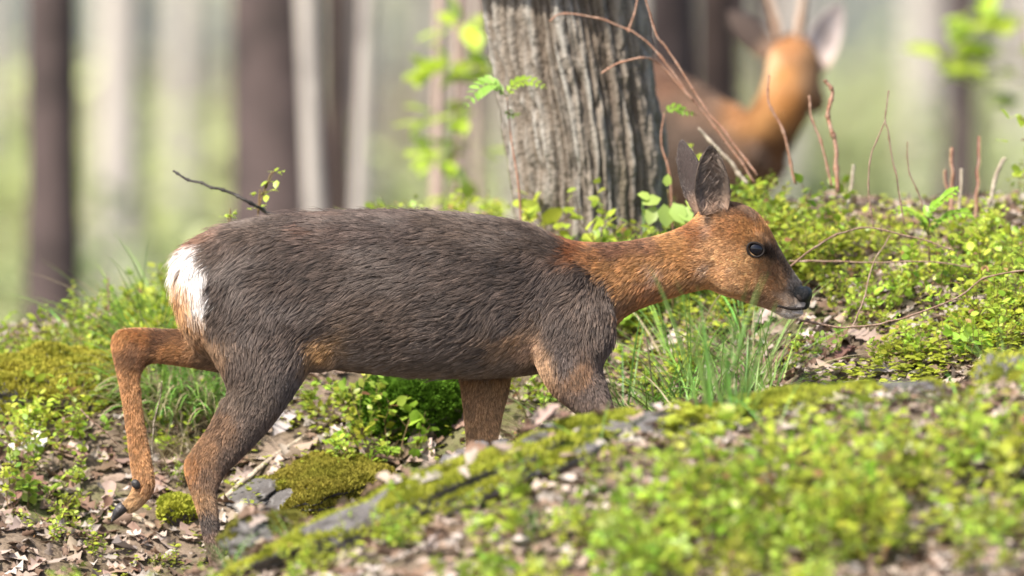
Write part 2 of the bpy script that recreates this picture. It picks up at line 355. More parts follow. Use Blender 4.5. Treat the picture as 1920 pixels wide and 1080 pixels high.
# the ridged oak: real furrows in the bark
def oak():
    Y = 1.25
    base = on_ground(1108, Y, -0.12); s = (DIST + Y) / DIST / 1000
    rows = [(560, 948, 1300), (470, 962, 1268), (400, 966, 1252), (300, 953, 1250), (200, 938, 1238), (100, 918, 1223), (0, 905, 1209), (-120, 890, 1192)]
    t = thing('oak_tree', 'thick oak trunk with deep ridged grey bark behind the doe', 'tree', None, base)
    n, m = 300, 420
    zs = np.array([P(960, r[0], Y)[2] for r in rows]); cx = np.array([(P(r[1], r[0], Y)[0] + P(r[2], r[0], Y)[0]) / 2 for r in rows]); rr = np.array([(r[2] - r[1]) * s / 2 for r in rows])
    zz = np.linspace(zs[0] - 0.12, zs[-1], m)
    CX = np.interp(zz, zs, cx); RR = np.interp(zz, zs, rr)
    k = np.ones(31) / 31
    CX = np.convolve(np.pad(CX, 15, 'edge'), k, 'valid'); RR = np.convolve(np.pad(RR, 15, 'edge'), k, 'valid')
    th = np.linspace(0, 2 * math.pi, n, endpoint=False)
    A, Z = np.meshgrid(th, zz)
    q = np.stack([np.cos(A).ravel() * 8.2, np.sin(A).ravel() * 8.2, Z.ravel() * 3.4], 1)
    q[:, 0] += 0.5 * noise(q * [.5, .5, 1.6], 1, 70); q[:, 1] += 0.5 * noise(q * [.5, .5, 1.6], 1, 71)
    r1 = 1 - np.abs(noise(q, 1.0, 61)) * 2.2; r2 = 1 - np.abs(noise(q * [1, 1, 1.2], 2.1, 62)) * 2.0
    crack = np.clip(np.maximum(r1, 0.75 * r2), 0, 1) ** 1.5
    plate = noise(q * [1, 1, 4], 2.5, 63); fine_ = noise(q * [1, 1, 2.5], 7, 64)
    disp = 0.004 - 0.024 * crack + 0.004 * plate + 0.004 * fine_
    rad = RR.repeat(n) + disp
    V = np.stack([CX.repeat(n) + rad * np.cos(A).ravel(), Y + rad * np.sin(A).ravel() * 0.95, Z.ravel()], 1) - base
    lich = np.clip(noise(q * [1, 1, .6], 1.6, 66) * 1.6 + 0.2, 0, 1)[:, None] * np.clip(0.7 + noise(q, 6, 67), 0, 1)[:, None]
    c = np.array([0.205, 0.175, 0.142]) * (1 + 0.18 * plate[:, None] + 0.2 * fine_[:, None])
    c = c * (1 - lich) + np.array([0.30, 0.285, 0.255]) * lich
    inner = crack[:, None]; c = c * (1 - inner) + np.array([0.09, 0.066, 0.048]) * inner      # darker brown in the furrows
    moss = np.clip((0.75 - (Z.ravel() - zs[2]) * 2.2) * 0.7 + 0.9 * noise(q, 1.1, 68) - .55, 0, 1)[:, None] * np.clip(np.cos(A.ravel() - 0.2), 0, 1)[:, None]
    c = c * (1 - moss) + np.array([0.10, 0.11, 0.03]) * moss
    i, j = np.meshgrid(np.arange(m - 1), np.arange(n), indexing='ij'); i = i.ravel(); j = j.ravel(); jn = (j + 1) % n
    obj('trunk', mesh_np('trunk', V, np.stack([i * n + j, i * n + jn, (i + 1) * n + jn, (i + 1) * n + j], 1), M['bark'], colr=c), t)
    topc = np.array([CX[-1], Y, zz[-1]]) - base
    up = trunk_mesh([topc - [0, 0, .05], topc + [-.1, 0, 1.2], topc + [-.15, .1, 2.6], topc + [-.1, .2, 4.5]], RR[-1] * 0.97, 0.07, M['trunk_dark'], seed=31)
    up.name = 'upper_trunk'; obj('upper_trunk', up, t)
    for k in range(2):
        c_ = obj('crown', crowns[k], t, topc + [-.1 + .6 * k, .5, 5.0 + k]); l = obj('limb', crownlimb[k], t, topc + [-.1, .2, 4.6])
oak()

# ------------------------------------------------------------------ far foliage and bushes
def bush_mesh(seed, n=900, r=(0.6, 0.6, 0.45), size=0.07, colr=(0.20, 0.28, 0.04)):
    rg = np.random.default_rng(seed); b = Bag()
    k = 16; cc = unit(k, rg) * np.cbrt(rg.uniform(0.2, 1, k))[:, None] * r; cc[:, 2] = np.abs(cc[:, 2]) + .1
    p = cc[rg.integers(0, k, n)] + rg.normal(size=(n, 3)) * np.array(r) * .26; p[:, 2] = np.maximum(p[:, 2], 0.02)
    b.batch(LT, LF, p, rots(unit(n, rg) * [1, 1, .5]), rg.uniform(.7, 1.4, n) * size, np.array(colr) * rg.uniform(.7, 1.3, (n, 1)))
    st = Bag()
    for c in cc:
        V, F, T3 = tube(smooth_path([[0, 0, -.05], c * [.4, .4, .55], c], 6), np.linspace(.012, .004, 6), 4)
        st.add(V, F)
    return b.mesh('foliage', M['bigleaf']), st.mesh('stem', M['twig'])
bm = [bush_mesh(s, colr=c) for s, c in ((1, (.42, .46, .20)), (2, (.46, .50, .25)), (3, (.12, .17, .06)))]  # the pale ones carry distance haze in their leaf colour
def bush(label, u, Y, s, k, group=None, dz=0.0):
    t = thing('leafy_bush', label, 'bush', group, on_ground(u, Y, dz)); t.scale = (s, s, s); t.rotation_euler.z = u
    obj('foliage', bm[k][0], t); obj('stem', bm[k][1], t)
for u, Y, s, k, lab in ((110, 11, .62, 1, 'bright green bush at the foot of the slim dark trunk'), (20, 17, 1.0, 1, 'pale green bush beyond the slim dark trunk'),
                        (300, 24, 1.0, 0, 'low green bush beyond the crest left of the doe'), (370, 15, .55, 0, 'small green bush just beyond the crest by the thick pine trunk'),
                        (735, 13, 1.05, 2, 'dark green bush between the pale stems and the sapling'), (700, 20, 1.5, 0, 'tall green bush beyond the pale stems'),
                        (930, 16, 1.25, 0, 'green bush hidden partly by the ridged oak'), (1690, 16, .7, 0, 'green bush beyond the bare cut stems'), (60, 20, 1.2, 2, 'dark green bush behind the slim dark trunk'), (760, 18, 1.5, 2, 'tall dark green bush behind the bright leaved sapling'), (1640, 26, 1.6, 2, 'dark green bush in the wood beyond the buck')):
    bush(lab, u, Y, s, k)
rg = np.random.default_rng(9)
for k in range(12):
    bush('green understorey bush in the distant wood', rg.uniform(-500, 2400), rg.uniform(28, 70), rg.uniform(1.2, 2.6), int(rg.integers(0, 2)), 'understorey of the distant wood')
def far_wood():
    rg = np.random.default_rng(77); b = Bag(); n = 17000
    k = 170; cx = np.stack([rg.uniform(-22, 22, k), rg.uniform(75, 130, k), rg.uniform(0.2, 9, k)], 1)
    p = cx[rg.integers(0, k, n)] + rg.normal(size=(n, 3)) * [.9, .9, .55]
    b.batch(LT, LF, p, rots(unit(n, rg) * [1, 1, .5]), rg.uniform(.2, .4, n), np.array([.52, .52, .36]) * rg.uniform(.7, 1.3, (n, 1)))  # haze of the distance put into the leaf colour as a paler tone
    tag(obj('distant_foliage', b.mesh('distant_foliage', M['bigleaf'])), 'pale green spring foliage of the far wood', 'foliage', kind='stuff')
far_wood()

# sapling with tiers of bright leaves, and hanging leaves at the right
def leafy_sapling(name, label, stem, tiers, Y, size, r0=.006, stem_mat='redtwig'):
    rg = np.random.default_rng(int(tiers[0][0])); base = on_ground(stem[0][0], Y, -.03); t = thing(name, label, 'sapling', None, base)
    pts = smooth_path([base] + [P(u, v, Y) for u, v in stem[1:]], 22) - base
    V, F, T3 = tube(pts, np.linspace(r0, r0 * .4, 22), 6); obj('stem', mesh_np('stem', V, [F, T3], M[stem_mat]), t)
    for (u, v, n, sp) in tiers:
        b = Bag(); c = P(u, v, Y) - base
        p = c + rg.normal(size=(n, 3)) * np.array([sp, sp * .8, sp * .28])
        d = (p - c) * [1, 1, .3] + unit(n, rg) * .02
        b.batch(LT * [1, 1.25, 1], LF, p, rots(d, ups=np.tile([0, -.15, 1.], (n, 1)) + unit(n, rg) * .25), rg.uniform(.8, 1.25, n) * size, np.array([.42, .54, .06]) * rg.uniform(.85, 1.2, (n, 1)))
        q = pts[np.argmin(np.abs(pts[:, 2] - c[2] + .03))]
        Vt, Ft, T3 = tube(smooth_path([q, (q + c) / 2 + [0, 0, .012], c], 6), .0015, 4); sp_ = obj('leaf_spray', b.mesh('leaf_spray', M['bigleaf']), t); obj('twig', mesh_np('twig', Vt, [Ft, T3], M['stem']), sp_)
leafy_sapling('sapling', 'slender sapling with tiers of glowing yellow green leaves by the oak', [(840, 520), (848, 380), (852, 240), (858, 120), (856, 40)],
              [(862, 50, 9, .026), (815, 135, 9, .028), (858, 118, 6, .02), (908, 132, 8, .022), (830, 222, 9, .026), (880, 272, 8, .022), (822, 300, 8, .025), (880, 378, 9, .024)], 4.2, .072)
leafy_sapling('sapling', 'sapling at the frame edge with soft bright leaves above the cut stems', [(1990, 500), (1960, 300), (1935, 140), (1920, 30)],
              [(1895, 95, 10, .04), (1850, 140, 8, .035), (1900, 35, 9, .04), (1830, 45, 8, .04), (1935, 190, 8, .03), (1780, 110, 8, .04)], 6.0, .085)
leafy_sapling('sapling', 'sapling with a few fresh leaves beside the cut stems', [(1975, 480), (1950, 330), (1925, 225)],
              [(1912, 222, 5, .016), (1915, 262, 4, .014), (1900, 330, 4, .014)], 1.0, .034, .003)

# ------------------------------------------------------------------ deer: one continuous body grown from outlined sections, fur as strands
def loft(stn, lat=(0, 1, 0), ring=28, sub=6, sq=2.0):
    """closed tube through stations (u1, v1, u2, v2, half_width, Y); (u1,v1)-(u2,v2) is the outline, lat the sideways direction"""
    A = np.array([P(s[0], s[1], s[5]) for s in stn]); B = np.array([P(s[2], s[3], s[5]) for s in stn])
    H = np.array([[s[4] / 1000.0, 0, 0] for s in stn])
    n = (len(stn) - 1) * sub + 1
    A = smooth_path(A, n); B = smooth_path(B, n); H = np.maximum(smooth_path(H, n)[:, 0], .002); lat = np.array(lat, float); lat /= np.linalg.norm(lat)
    th = np.arange(ring) / ring * 2 * math.pi; c, s_ = np.cos(th), np.sin(th)
    c = np.sign(c) * np.abs(c) ** (2 / sq); s_ = np.sign(s_) * np.abs(s_) ** (2 / sq)
    C = (A + B) / 2; U = (A - B) / 2
    V = (C[:, None] + c[None, :, None] * U[:, None] + s_[None, :, None] * lat * H[:, None, None]).reshape(-1, 3)
    i, j = np.meshgrid(np.arange(n - 1), np.arange(ring), indexing='ij'); i = i.ravel(); j = j.ravel(); k = (j + 1) % ring
    F = np.stack([i * ring + j, i * ring + k, (i + 1) * ring + k, (i + 1) * ring + j], 1)
    V = np.vstack([V, C[0], C[-1]]); jj = np.arange(ring); kk = (jj + 1) % ring; c0 = len(V) - 2
    T = np.vstack([np.stack([kk, jj, np.full(ring, c0)], 1), np.stack([(n - 1) * ring + jj, (n - 1) * ring + kk, np.full(ring, c0 + 1)], 1)])
    return V, F, T
def ellipsoid(c, r, rotY=0.0, n=16, m=24):
    """closed ellipsoid in metres about c, tilted in the X-Z plane"""
    th = np.linspace(0, math.pi, n + 1)[1:-1]; ph = np.arange(m) / m * 2 * math.pi
    V = np.array([[math.sin(t) * math.cos(p), math.sin(t) * math.sin(p), math.cos(t)] for t in th for p in ph] + [[0, 0, 1], [0, 0, -1]]) * r
    cs, sn = math.cos(rotY), math.sin(rotY); V = V @ np.array([[cs, 0, -sn], [0, 1, 0], [sn, 0, cs]]) + c
    i, j = np.meshgrid(np.arange(n - 2), np.arange(m), indexing='ij'); i = i.ravel(); j = j.ravel(); k = (j + 1) % m
    F = np.stack([i * m + j, (i + 1) * m + j, (i + 1) * m + k, i * m + k], 1)
    jj = np.arange(m); kk = (jj + 1) % m; a = len(V) - 2
    return V, F, np.vstack([np.stack([jj, kk, np.full(m, a)], 1), np.stack([(n - 2) * m + kk, (n - 2) * m + jj, np.full(m, a + 1)], 1)])
def fuse(name, shells, voxel, smooth=6):
    """one continuous skin round overlapping shells"""
    b = Bag()
    for V, F, T in shells:
        b.add(V, F); b.f3.append(T + b.n - len(V))
    o = bpy.data.objects.new('tmp', b.mesh('tmp', None)); col.objects.link(o)
    r = o.modifiers.new('r', 'REMESH'); r.mode = 'VOXEL'; r.voxel_size = voxel; r.use_smooth_shade = True
    s = o.modifiers.new('s', 'SMOOTH'); s.factor = .5; s.iterations = smooth
    dg = bpy.context.evaluated_depsgraph_get(); dg.update()
    me = bpy.data.meshes.new_from_object(o.evaluated_get(dg)); me.name = name
    bpy.data.objects.remove(o, do_unlink=True)
    return me
def arrays(me):
    V = np.empty(len(me.vertices) * 3, np.float32); me.vertices.foreach_get('co', V); V = V.reshape(-1, 3).astype(float)
    Nn = np.empty(len(me.vertices) * 3, np.float32); me.vertices.foreach_get('normal', Nn); Nn = Nn.reshape(-1, 3).astype(float)
    me.calc_loop_triangles(); T = np.empty(len(me.loop_triangles) * 3, np.int32); me.loop_triangles.foreach_get('vertices', T)
    return V, Nn, T.reshape(-1, 3)
def set_col(me, c, name='coat'):
    a = me.attributes.new(name, 'FLOAT_COLOR', 'POINT'); d = np.ones((len(me.vertices), 4), np.float32); d[:, :3] = c; a.data.foreach_set('color', d.ravel())
def field(table, u, v, power):
    """blend the control rows (u, v, values...) by inverse distance"""
    t = np.array([[*r[:2], *np.ravel(r[2]), *np.ravel(r[3]), r[4]] for r in table], float)
    out = np.zeros((len(u), t.shape[1] - 2)); wsum = np.zeros(len(u))
    for r in t:
        wt = 1.0 / (((u - r[0]) ** 2 + (v - r[1]) ** 2) + 60.0) ** (power / 2)
        out += wt[:, None] * r[2:]; wsum += wt
    return out / wsum[:, None]
def fur(parent, V, Nn, T, n, sampler, seed=0, radius=0.00042, tufts=0.06, lift=0.22, keep=None, dens=None, probe=False, jit=0.0):
    """strands rooted evenly on the skin; sampler(points, normals) -> colour, direction, length"""
    rg = np.random.default_rng(seed)
    a, b, c = V[T[:, 0]], V[T[:, 1]], V[T[:, 2]]
    ar = np.linalg.norm(np.cross(b - a, c - a), axis=1)
    if keep is not None: ar = ar * keep((a + b + c) / 3)
    if dens: ar = ar * dens(sampler((a + b + c) / 3, Nn[T[:, 0]])[2])
    k = rg.choice(len(T), n, p=ar / ar.sum()); r1 = np.sqrt(rg.uniform(size=n)); r2 = rg.uniform(size=n)
    w0, w1, w2 = 1 - r1, r1 * (1 - r2), r1 * r2
    p = a[k] * w0[:, None] + b[k] * w1[:, None] + c[k] * w2[:, None]
    nn = Nn[T[k, 0]] * w0[:, None] + Nn[T[k, 1]] * w1[:, None] + Nn[T[k, 2]] * w2[:, None]
    nn /= np.linalg.norm(nn, axis=1)[:, None] + 1e-9
    colr, d, ln = sampler(p, nn)
    if jit: colr = sampler(p + rg.normal(size=(n, 3)) * [jit, 0, jit], nn)[0] * .75 + colr * .25      # hairs of both colours mix where two coats meet
    d = d + 0.36 * np.stack([noise(p, 22, s) for s in (1, 2, 3)], 1) * np.linalg.norm(d, axis=1)[:, None] + 0.24 * np.stack([noise(p, 60, s) for s in (4, 5, 6)], 1)
    d = d - nn * np.sum(d * nn, 1)[:, None]; d /= np.linalg.norm(d, axis=1)[:, None] + 1e-9
    ln = np.where(ln < .012, ln * .95 + .0012, np.where(ln < .0245, ln, .0245 + (ln - .0245) * .3)) * rg.uniform(.6, 1.3, n)
    stray = rg.uniform(size=n) < .035; ln = np.where(stray, ln * 1.25, ln)
    K = 5; t = np.linspace(0, 1, K)
    lf = lift * (1 + .6 * noise(p, 35, 9)) * np.where(ln < .011, 1.25, 1.0) * np.where(stray, 2.6, 1.0)
    pts = p[:, None] - nn[:, None] * .001 + ln[:, None, None] * (d[:, None] * t[None, :, None] + (nn * lf[:, None])[:, None] * (t * (1 - .55 * t))[None, :, None])
    if probe:      # strands that would grow into the skin in front of them stand up instead
        bvh = BVHTree.FromPolygons(V.tolist(), T.tolist())
        for j_ in (4,):
            tip = pts[:, j_]; hit = [bvh.find_nearest(x) for x in tip]
            hl = np.array([h[0] for h in hit]); hn = np.array([h[1] for h in hit])
            dep = np.maximum(0, .0035 * (j_ / 4) - np.sum((tip - hl) * hn, 1)); dep = np.minimum(dep, .02)
            pts = pts + (hn * dep[:, None] * 1.1)[:, None] * ((t / t[j_]) ** 1.2 if j_ == 4 else np.minimum(t / t[j_], 1) * np.where(t > .6, .5, 1))[None, :, None]
    # tufts: tips drawn towards a leading strand
    m = max(20, int(n * tufts)); lead = rg.choice(n, m, replace=False)
    kd = kdtree.KDTree(m)
    for q, L_ in enumerate(lead): kd.insert(p[L_], q)
    kd.balance()
    near = np.array([kd.find(x)[1] for x in p]); L_ = lead[near]
    w_ = (t ** 1.5)[None, :, None] * (rg.uniform(.2, .8, n) * np.where(stray, .2, 1) * np.where(ln < .009, .6, 1))[:, None, None]
    w_ = w_ * np.clip(1.2 - np.linalg.norm(p - p[L_], axis=1) / (ln * 1.2 + 1e-4), 0, 1)[:, None, None]
    pts = pts * (1 - w_) + pts[L_] * w_
    tone = rg.uniform(.62, 1.4, m)[near] * rg.uniform(.65, 1.35, n) * (1 + .22 * noise(p, 55, 77) + .25 * noise(p, 140, 78)) * (1 + .28 * fbm(p * [.6, 1, 1.3], 13, 79, 2))
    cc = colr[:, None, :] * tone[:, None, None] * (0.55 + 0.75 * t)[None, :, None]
    sheen = np.clip(fbm(p * [.55, 1, 1.2], 16, 83, 3) * 1.7 - .12, 0, 1) * np.clip((ln - .011) / .006, 0, 1) * (colr.max(1) < .16)  # sheen put into the colour: grey patches towards the strand tips
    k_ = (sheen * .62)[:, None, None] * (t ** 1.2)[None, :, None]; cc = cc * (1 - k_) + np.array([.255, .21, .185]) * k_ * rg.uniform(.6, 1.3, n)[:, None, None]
    grey = (rg.uniform(size=n) < .10)[:, None, None] * (t > .6)[None, :, None]
    cc = np.where(grey, cc * 1.5 + .02, cc)
    hc = bpy.data.hair_curves.new('fur'); hc.add_curves([K] * n)
    hc.points.foreach_set('position', pts.astype(np.float32).ravel())
    rad = (radius * np.clip(ln / .018, .6, 1.0)[:, None] * np.array([1, 1, .9, .65, .2])[None]).astype(np.float32).ravel()
    hc.points.foreach_set('radius', rad)
    at = hc.attributes.new('coat', 'FLOAT_COLOR', 'POINT'); q = np.ones((n * K, 4), np.float32); q[:, :3] = np.clip(cc, 0, .95).reshape(-1, 3); at.data.foreach_set('color', q.ravel())
    hc.materials.append(M['fur'])
    o = bpy.data.objects.new('fur', hc); col.objects.link(o); o.parent = parent
    return o
def pix(p):
    """photo pixel of points"""
    d = p - CAM; z = d @ FWD
    return 960 + d[:, 0] / z * DIST * 1000, 540 - (d @ UP) / z * DIST * 1000

# coat colours
GB = (.068, .048, .038); GB2 = (.084, .058, .044); OR = (.40, .20, .074); OR2 = (.54, .31, .15); TAN = (.33, .21, .115); WH = (.85, .80, .76); RUST = (.24, .085, .030)
LEG = (.36, .18, .074); DK = (.045, .035, .03); MUZ = (.085, .062, .050); CHIN = (.62, .56, .52); BRN = (.14, .085, .055)
near_tab = [  # u, v, colour, flow (du, dv), length in mm
    (345, 456, RUST, (-.7, .8), 16), (372, 440, (.15, .08, .05), (-1, .5), 20),
    (322, 485, (.80, .68, .58), (-.4, 1), 30), (352, 480, WH, (.25, 1), 34), (365, 520, WH, (.35, 1), 34), (372, 560, WH, (.25, 1), 34), (366, 592, (.46, .32, .22), (.1, 1), 22), (374, 580, (.6, .5, .42), (.2, 1), 24), (330, 530, (.62, .40, .24), (-.25, 1), 28), (336, 560, (.50, .27, .12), (-.15, 1), 28),
    (322, 515, (.8, .68, .58), (-.5, 1), 28), (345, 600, (.40, .22, .10), (-.1, 1), 18), (362, 630, (.36, .20, .10), (.1, 1), 14),
    (390, 480, GB2, (-.8, .5), 22), (403, 540, GB, (-.7, .6), 22), (402, 575, GB, (-.7, .6), 22), (396, 610, GB2, (-.4, 1), 18), (385, 660, (.22, .13, .07), (-.1, 1), 14),
    (480, 430, GB2, (-1, .15), 24), (500, 520, GB, (-.9, .4), 26), (470, 600, GB, (-.5, .8), 22), (450, 680, GB2, (-.2, 1), 16), (540, 660, GB2, (-.5, .9), 18),
    (600, 420, (.09, .06, .048), (-1, .12), 24), (600, 520, GB, (-1, .35), 28), (590, 600, GB, (-.8, .5), 26), (720, 415, (.085, .06, .05), (-1, .1), 24), (720, 500, GB, (-1, .3), 30), (720, 600, GB2, (-1, .35), 30), (700, 665, GB2, (-1, .4), 26),
    (850, 420, GB2, (-1, .1), 24), (850, 500, GB, (-1, .25), 30), (850, 600, GB, (-1, .35), 30), (820, 680, GB2, (-1, .35), 26), (960, 430, GB2, (-1, .2), 24), (960, 520, GB, (-1, .3), 28), (950, 600, GB, (-.9, .5), 28),
    (1030, 455, GB2, (-1, .35), 22), (1040, 540, GB, (-.8, .7), 22), (1050, 620, GB, (-.4, 1), 16), (1100, 570, GB2, (-.5, 1), 18), (1125, 620, GB2, (-.3, 1), 18), (1085, 520, GB, (-.8, .7), 20), (1135, 570, GB, (-.5, 1), 18), (1130, 545, GB2, (-.6, .9), 18),
    (640, 682, (.27, .175, .10), (-1, .4), 14), (610, 672, (.30, .17, .07), (-1, .6), 10), (740, 712, (.12, .09, .07), (-1, .3), 20), (860, 714, (.11, .083, .066), (-1, .3), 22),
    (930, 662, (.20, .125, .075), (-.8, .7), 14), (968, 645, (.26, .155, .085), (-.8, .6), 10), (985, 665, (.40, .26, .17), (-.5, .8), 8), (950, 692, (.17, .12, .085), (-1, .4), 14), (900, 672, GB2, (-1, .4), 20), (880, 695, (.10, .073, .058), (-1, .4), 20), (760, 692, GB2, (-1, .4), 22), (690, 690, (.13, .095, .07), (-1, .4), 18),
    (1060, 680, (.085, .064, .056), (.1, 1), 11), (1085, 700, (.20, .105, .05), (.3, 1), 9), (1110, 730, (.10, .07, .058), (.4, 1), 9), (1125, 690, (.085, .06, .05), (.3, 1), 9), (1090, 760, (.12, .08, .06), (.4, 1), 8), (1015, 690, (.33, .20, .11), (.2, 1), 8), (1140, 820, LEG, (.2, 1), 6), (1150, 960, LEG, (.1, 1), 6),
    # neck
    (1085, 455, RUST, (-1, .3), 14), (1110, 480, (.27, .12, .045), (-1, .35), 13), (1140, 500, OR, (-1, .4), 13), (1165, 540, OR, (-.9, .6), 14), (1175, 580, (.28, .13, .05), (-.6, 1), 15), (1150, 462, (.17, .08, .045), (-1, .2), 13), (1210, 452, (.20, .095, .05), (-1, .1), 12), (1210, 500, OR, (-1, .4), 12), (1220, 550, (.34, .15, .055), (-.8, .7), 12), (1270, 450, OR, (-1, .15), 11), (1270, 500, OR, (-1, .5), 11), (1280, 540, OR, (-.8, .7), 11),
    (1306, 430, (.30, .13, .05), (-1, .3), 8), (1318, 395, OR, (-1, .1), 7),
    # head
    (1350, 380, (.20, .11, .06), (-.8, -.3), 7), (1385, 388, (.15, .075, .038), (-.8, -.3), 8), (1412, 398, (.20, .10, .05), (-.8, -.6), 6), (1432, 425, OR, (-.6, -.8), 4.5), (1365, 430, (.38, .19, .08), (-1, .1), 6), (1395, 430, OR, (-.9, -.3), 5),
    (1330, 480, OR2, (-1, .3), 7), (1325, 520, OR, (-.9, .5), 8), (1370, 480, OR2, (-1, .1), 5), (1370, 530, OR2, (-1, .3), 5), (1400, 490, (.54, .33, .16), (-1, 0), 4.5), (1410, 520, (.52, .30, .14), (-1, .1), 4.5), (1400, 555, (.50, .29, .135), (-1, .3), 5), (1440, 450, (.20, .10, .045), (-.6, -.8), 4), (1442, 472, (.07, .05, .04), (-.6, -.8), 4), (1435, 503, (.34, .20, .10), (-.8, -.5), 4), (1461, 486, MUZ, (-.6, -.8), 4), (1452, 512, (.26, .155, .09), (-.8, -.6), 4), (1478, 508, MUZ, (-.6, -.8), 4), (1488, 530, (.17, .15, .14), (-.6, -.8), 3.5), (1467, 533, (.33, .20, .11), (-.8, -.5), 3.5), (1440, 545, (.48, .28, .14), (-1, -.2), 4), (1470, 553, (.44, .33, .25), (-.9, -.4), 3.5), (1450, 568, (.40, .24, .13), (-1, 0), 4), (1495, 540, (.10, .09, .085), (-.6, -.8), 3), (1475, 586, CHIN, (-1, .2), 4), (1490, 584, CHIN, (-1, .2), 3.5), (1430, 572, (.32, .19, .11), (-1, .1), 5),
    # standing hind leg
    (480, 740, (.10, .074, .058), (-.3, 1), 12), (440, 740, (.12, .085, .062), (-.2, 1), 11), (540, 720, (.085, .066, .056), (-.4, 1), 12), (470, 800, (.11, .078, .06), (-.5, 1), 9), (420, 800, (.18, .105, .06), (-.5, 1), 9), (380, 850, (.26, .145, .075), (-.4, 1), 6.5), (430, 860, (.13, .085, .06), (-.4, 1), 7), (350, 880, (.38, .18, .07), (.1, 1), 6), (390, 900, (.19, .11, .065), (.1, 1), 6), (400, 940, (.24, .145, .082), (.2, 1), 6), (376, 945, (.30, .165, .075), (.2, 1), 6), (388, 978, (.045, .033, .028), (.2, 1), 8), (375, 985, (.05, .036, .03), (.2, 1), 8), (405, 1005, (.14, .085, .06), (.2, 1), 6), (400, 1060, (.16, .10, .065), (.2, 1), 6), (430, 1150, (.13, .08, .05), (.2, 1), 6)]
far_tab = [
    (430, 620, GB2, (-.6, 1), 14), (400, 650, (.17, .10, .055), (-1, .3), 9), (370, 640, (.30, .16, .075), (-.6, .8), 12), (340, 625, (.18, .09, .045), (-1, .1), 7), (300, 640, (.13, .065, .036), (-1, .05), 6), (320, 665, LEG, (-1, .1), 6), (260, 630, (.36, .165, .065), (-1, .1), 6), (220, 635, (.42, .20, .075), (-.5, 1), 6), (250, 660, (.20, .10, .05), (-.5, .8), 6), (240, 720, LEG, (.1, 1), 5), (250, 800, LEG, (.15, 1), 5), (265, 860, (.40, .20, .08), (.15, 1), 6), (275, 905, (.42, .22, .095), (-.3, 1), 7), (245, 940, (.48, .30, .15), (-.8, .8), 7),
    (910, 680, (.14, .10, .075), (0, 1), 14), (880, 730, (.33, .19, .095), (0, 1), 9), (940, 730, (.35, .21, .105), (0, 1), 9), (905, 800, (.42, .25, .125), (0, 1), 7), (905, 860, (.42, .26, .13), (0, 1), 6), (900, 1000, LEG, (0, 1), 6), (905, 1080, (.2, .11, .06), (0, 1), 6)]
spots = [  # small marks of the coat: u, v, half axes, tilt, colour, strength
    (1230, 515, 10, 16, .3, (.40, .34, .31), .75), (1211, 503, 5, 10, 0, (.34, .27, .23), .7), (1324, 505, 15, 5, -.2, (.6, .5, .42), .85), (1368, 507, 10, 4, 0, (.5, .38, .28), .7),
    (1322, 440, 6, 16, .5, (.48, .36, .28), .7), (1332, 412, 8, 18, 0, (.40, .28, .19), .8), (575, 428, 18, 5, .3, (.26, .10, .04), .6), (1442, 474, 11, 9, .6, (.02, .016, .014), .95), (1436, 462, 8, 12, -.5, (.05, .035, .026), .8), (1493, 552, 13, 11, .7, (.012, .011, .011), .95), (1478, 573, 20, 3.5, 0, (.02, .016, .014), .8), (1482, 586, 14, 7, 0, (.75, .70, .66), .9), (1474, 556, 9, 7, 0, (.55, .46, .38), .6), (1418, 469, 22, 16, 0, (.09, .055, .035), .6), (1400, 393, 22, 7, .5, (.06, .035, .022), .6), (1423, 445, 14, 5, .5, (.42, .24, .11), .5)]
def coat(p, nn):
    u, v = pix(p)
    wn_ = np.stack([noise(p, 38, 31), noise(p, 38, 32), noise(p, 80, 33)], 1)
    uu = u + 9 * wn_[:, 0] + 4 * wn_[:, 2]; vv = v + 9 * wn_[:, 1]
    A = field(near_tab, uu, vv, 6.0); B = field(far_tab, uu, vv, 6.0)
    D = field(near_tab, u, v, 3.0); DB = field(far_tab, u, v, 3.0)
    far = ((p[:, 1] > 0.012) & (((u < 420) & (v > 612) & (u + (v - 640) * .0 < 420)) | ((v > 690) & (u > 820) & (u < 990))))[:, None]
    Q = np.where(far, B, A); DD = np.where(far, DB, D)
    c = Q[:, :3]
    for su, sv, a_, b_, ang, sc_, st in spots:
        du, dv = uu - su, vv - sv; x_ = du * math.cos(ang) + dv * math.sin(ang); y_ = dv * math.cos(ang) - du * math.sin(ang)
        g = st * np.exp(-(x_ / a_) ** 2 - (y_ / b_) ** 2)[:, None] * np.clip(.75 + .8 * noise(p, 150, 40), 0, 1)[:, None]
        c = c * (1 - g) + np.array(sc_) * g
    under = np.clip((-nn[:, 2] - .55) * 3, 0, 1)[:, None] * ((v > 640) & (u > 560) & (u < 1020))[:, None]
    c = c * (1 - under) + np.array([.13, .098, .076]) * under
    d = np.stack([DD[:, 3], np.zeros(len(p)), -DD[:, 4]], 1)
    d[:, 1] = np.where(np.abs(nn[:, 2]) > .6, 0, 0)
    return c, d, DD[:, 5] / 1000

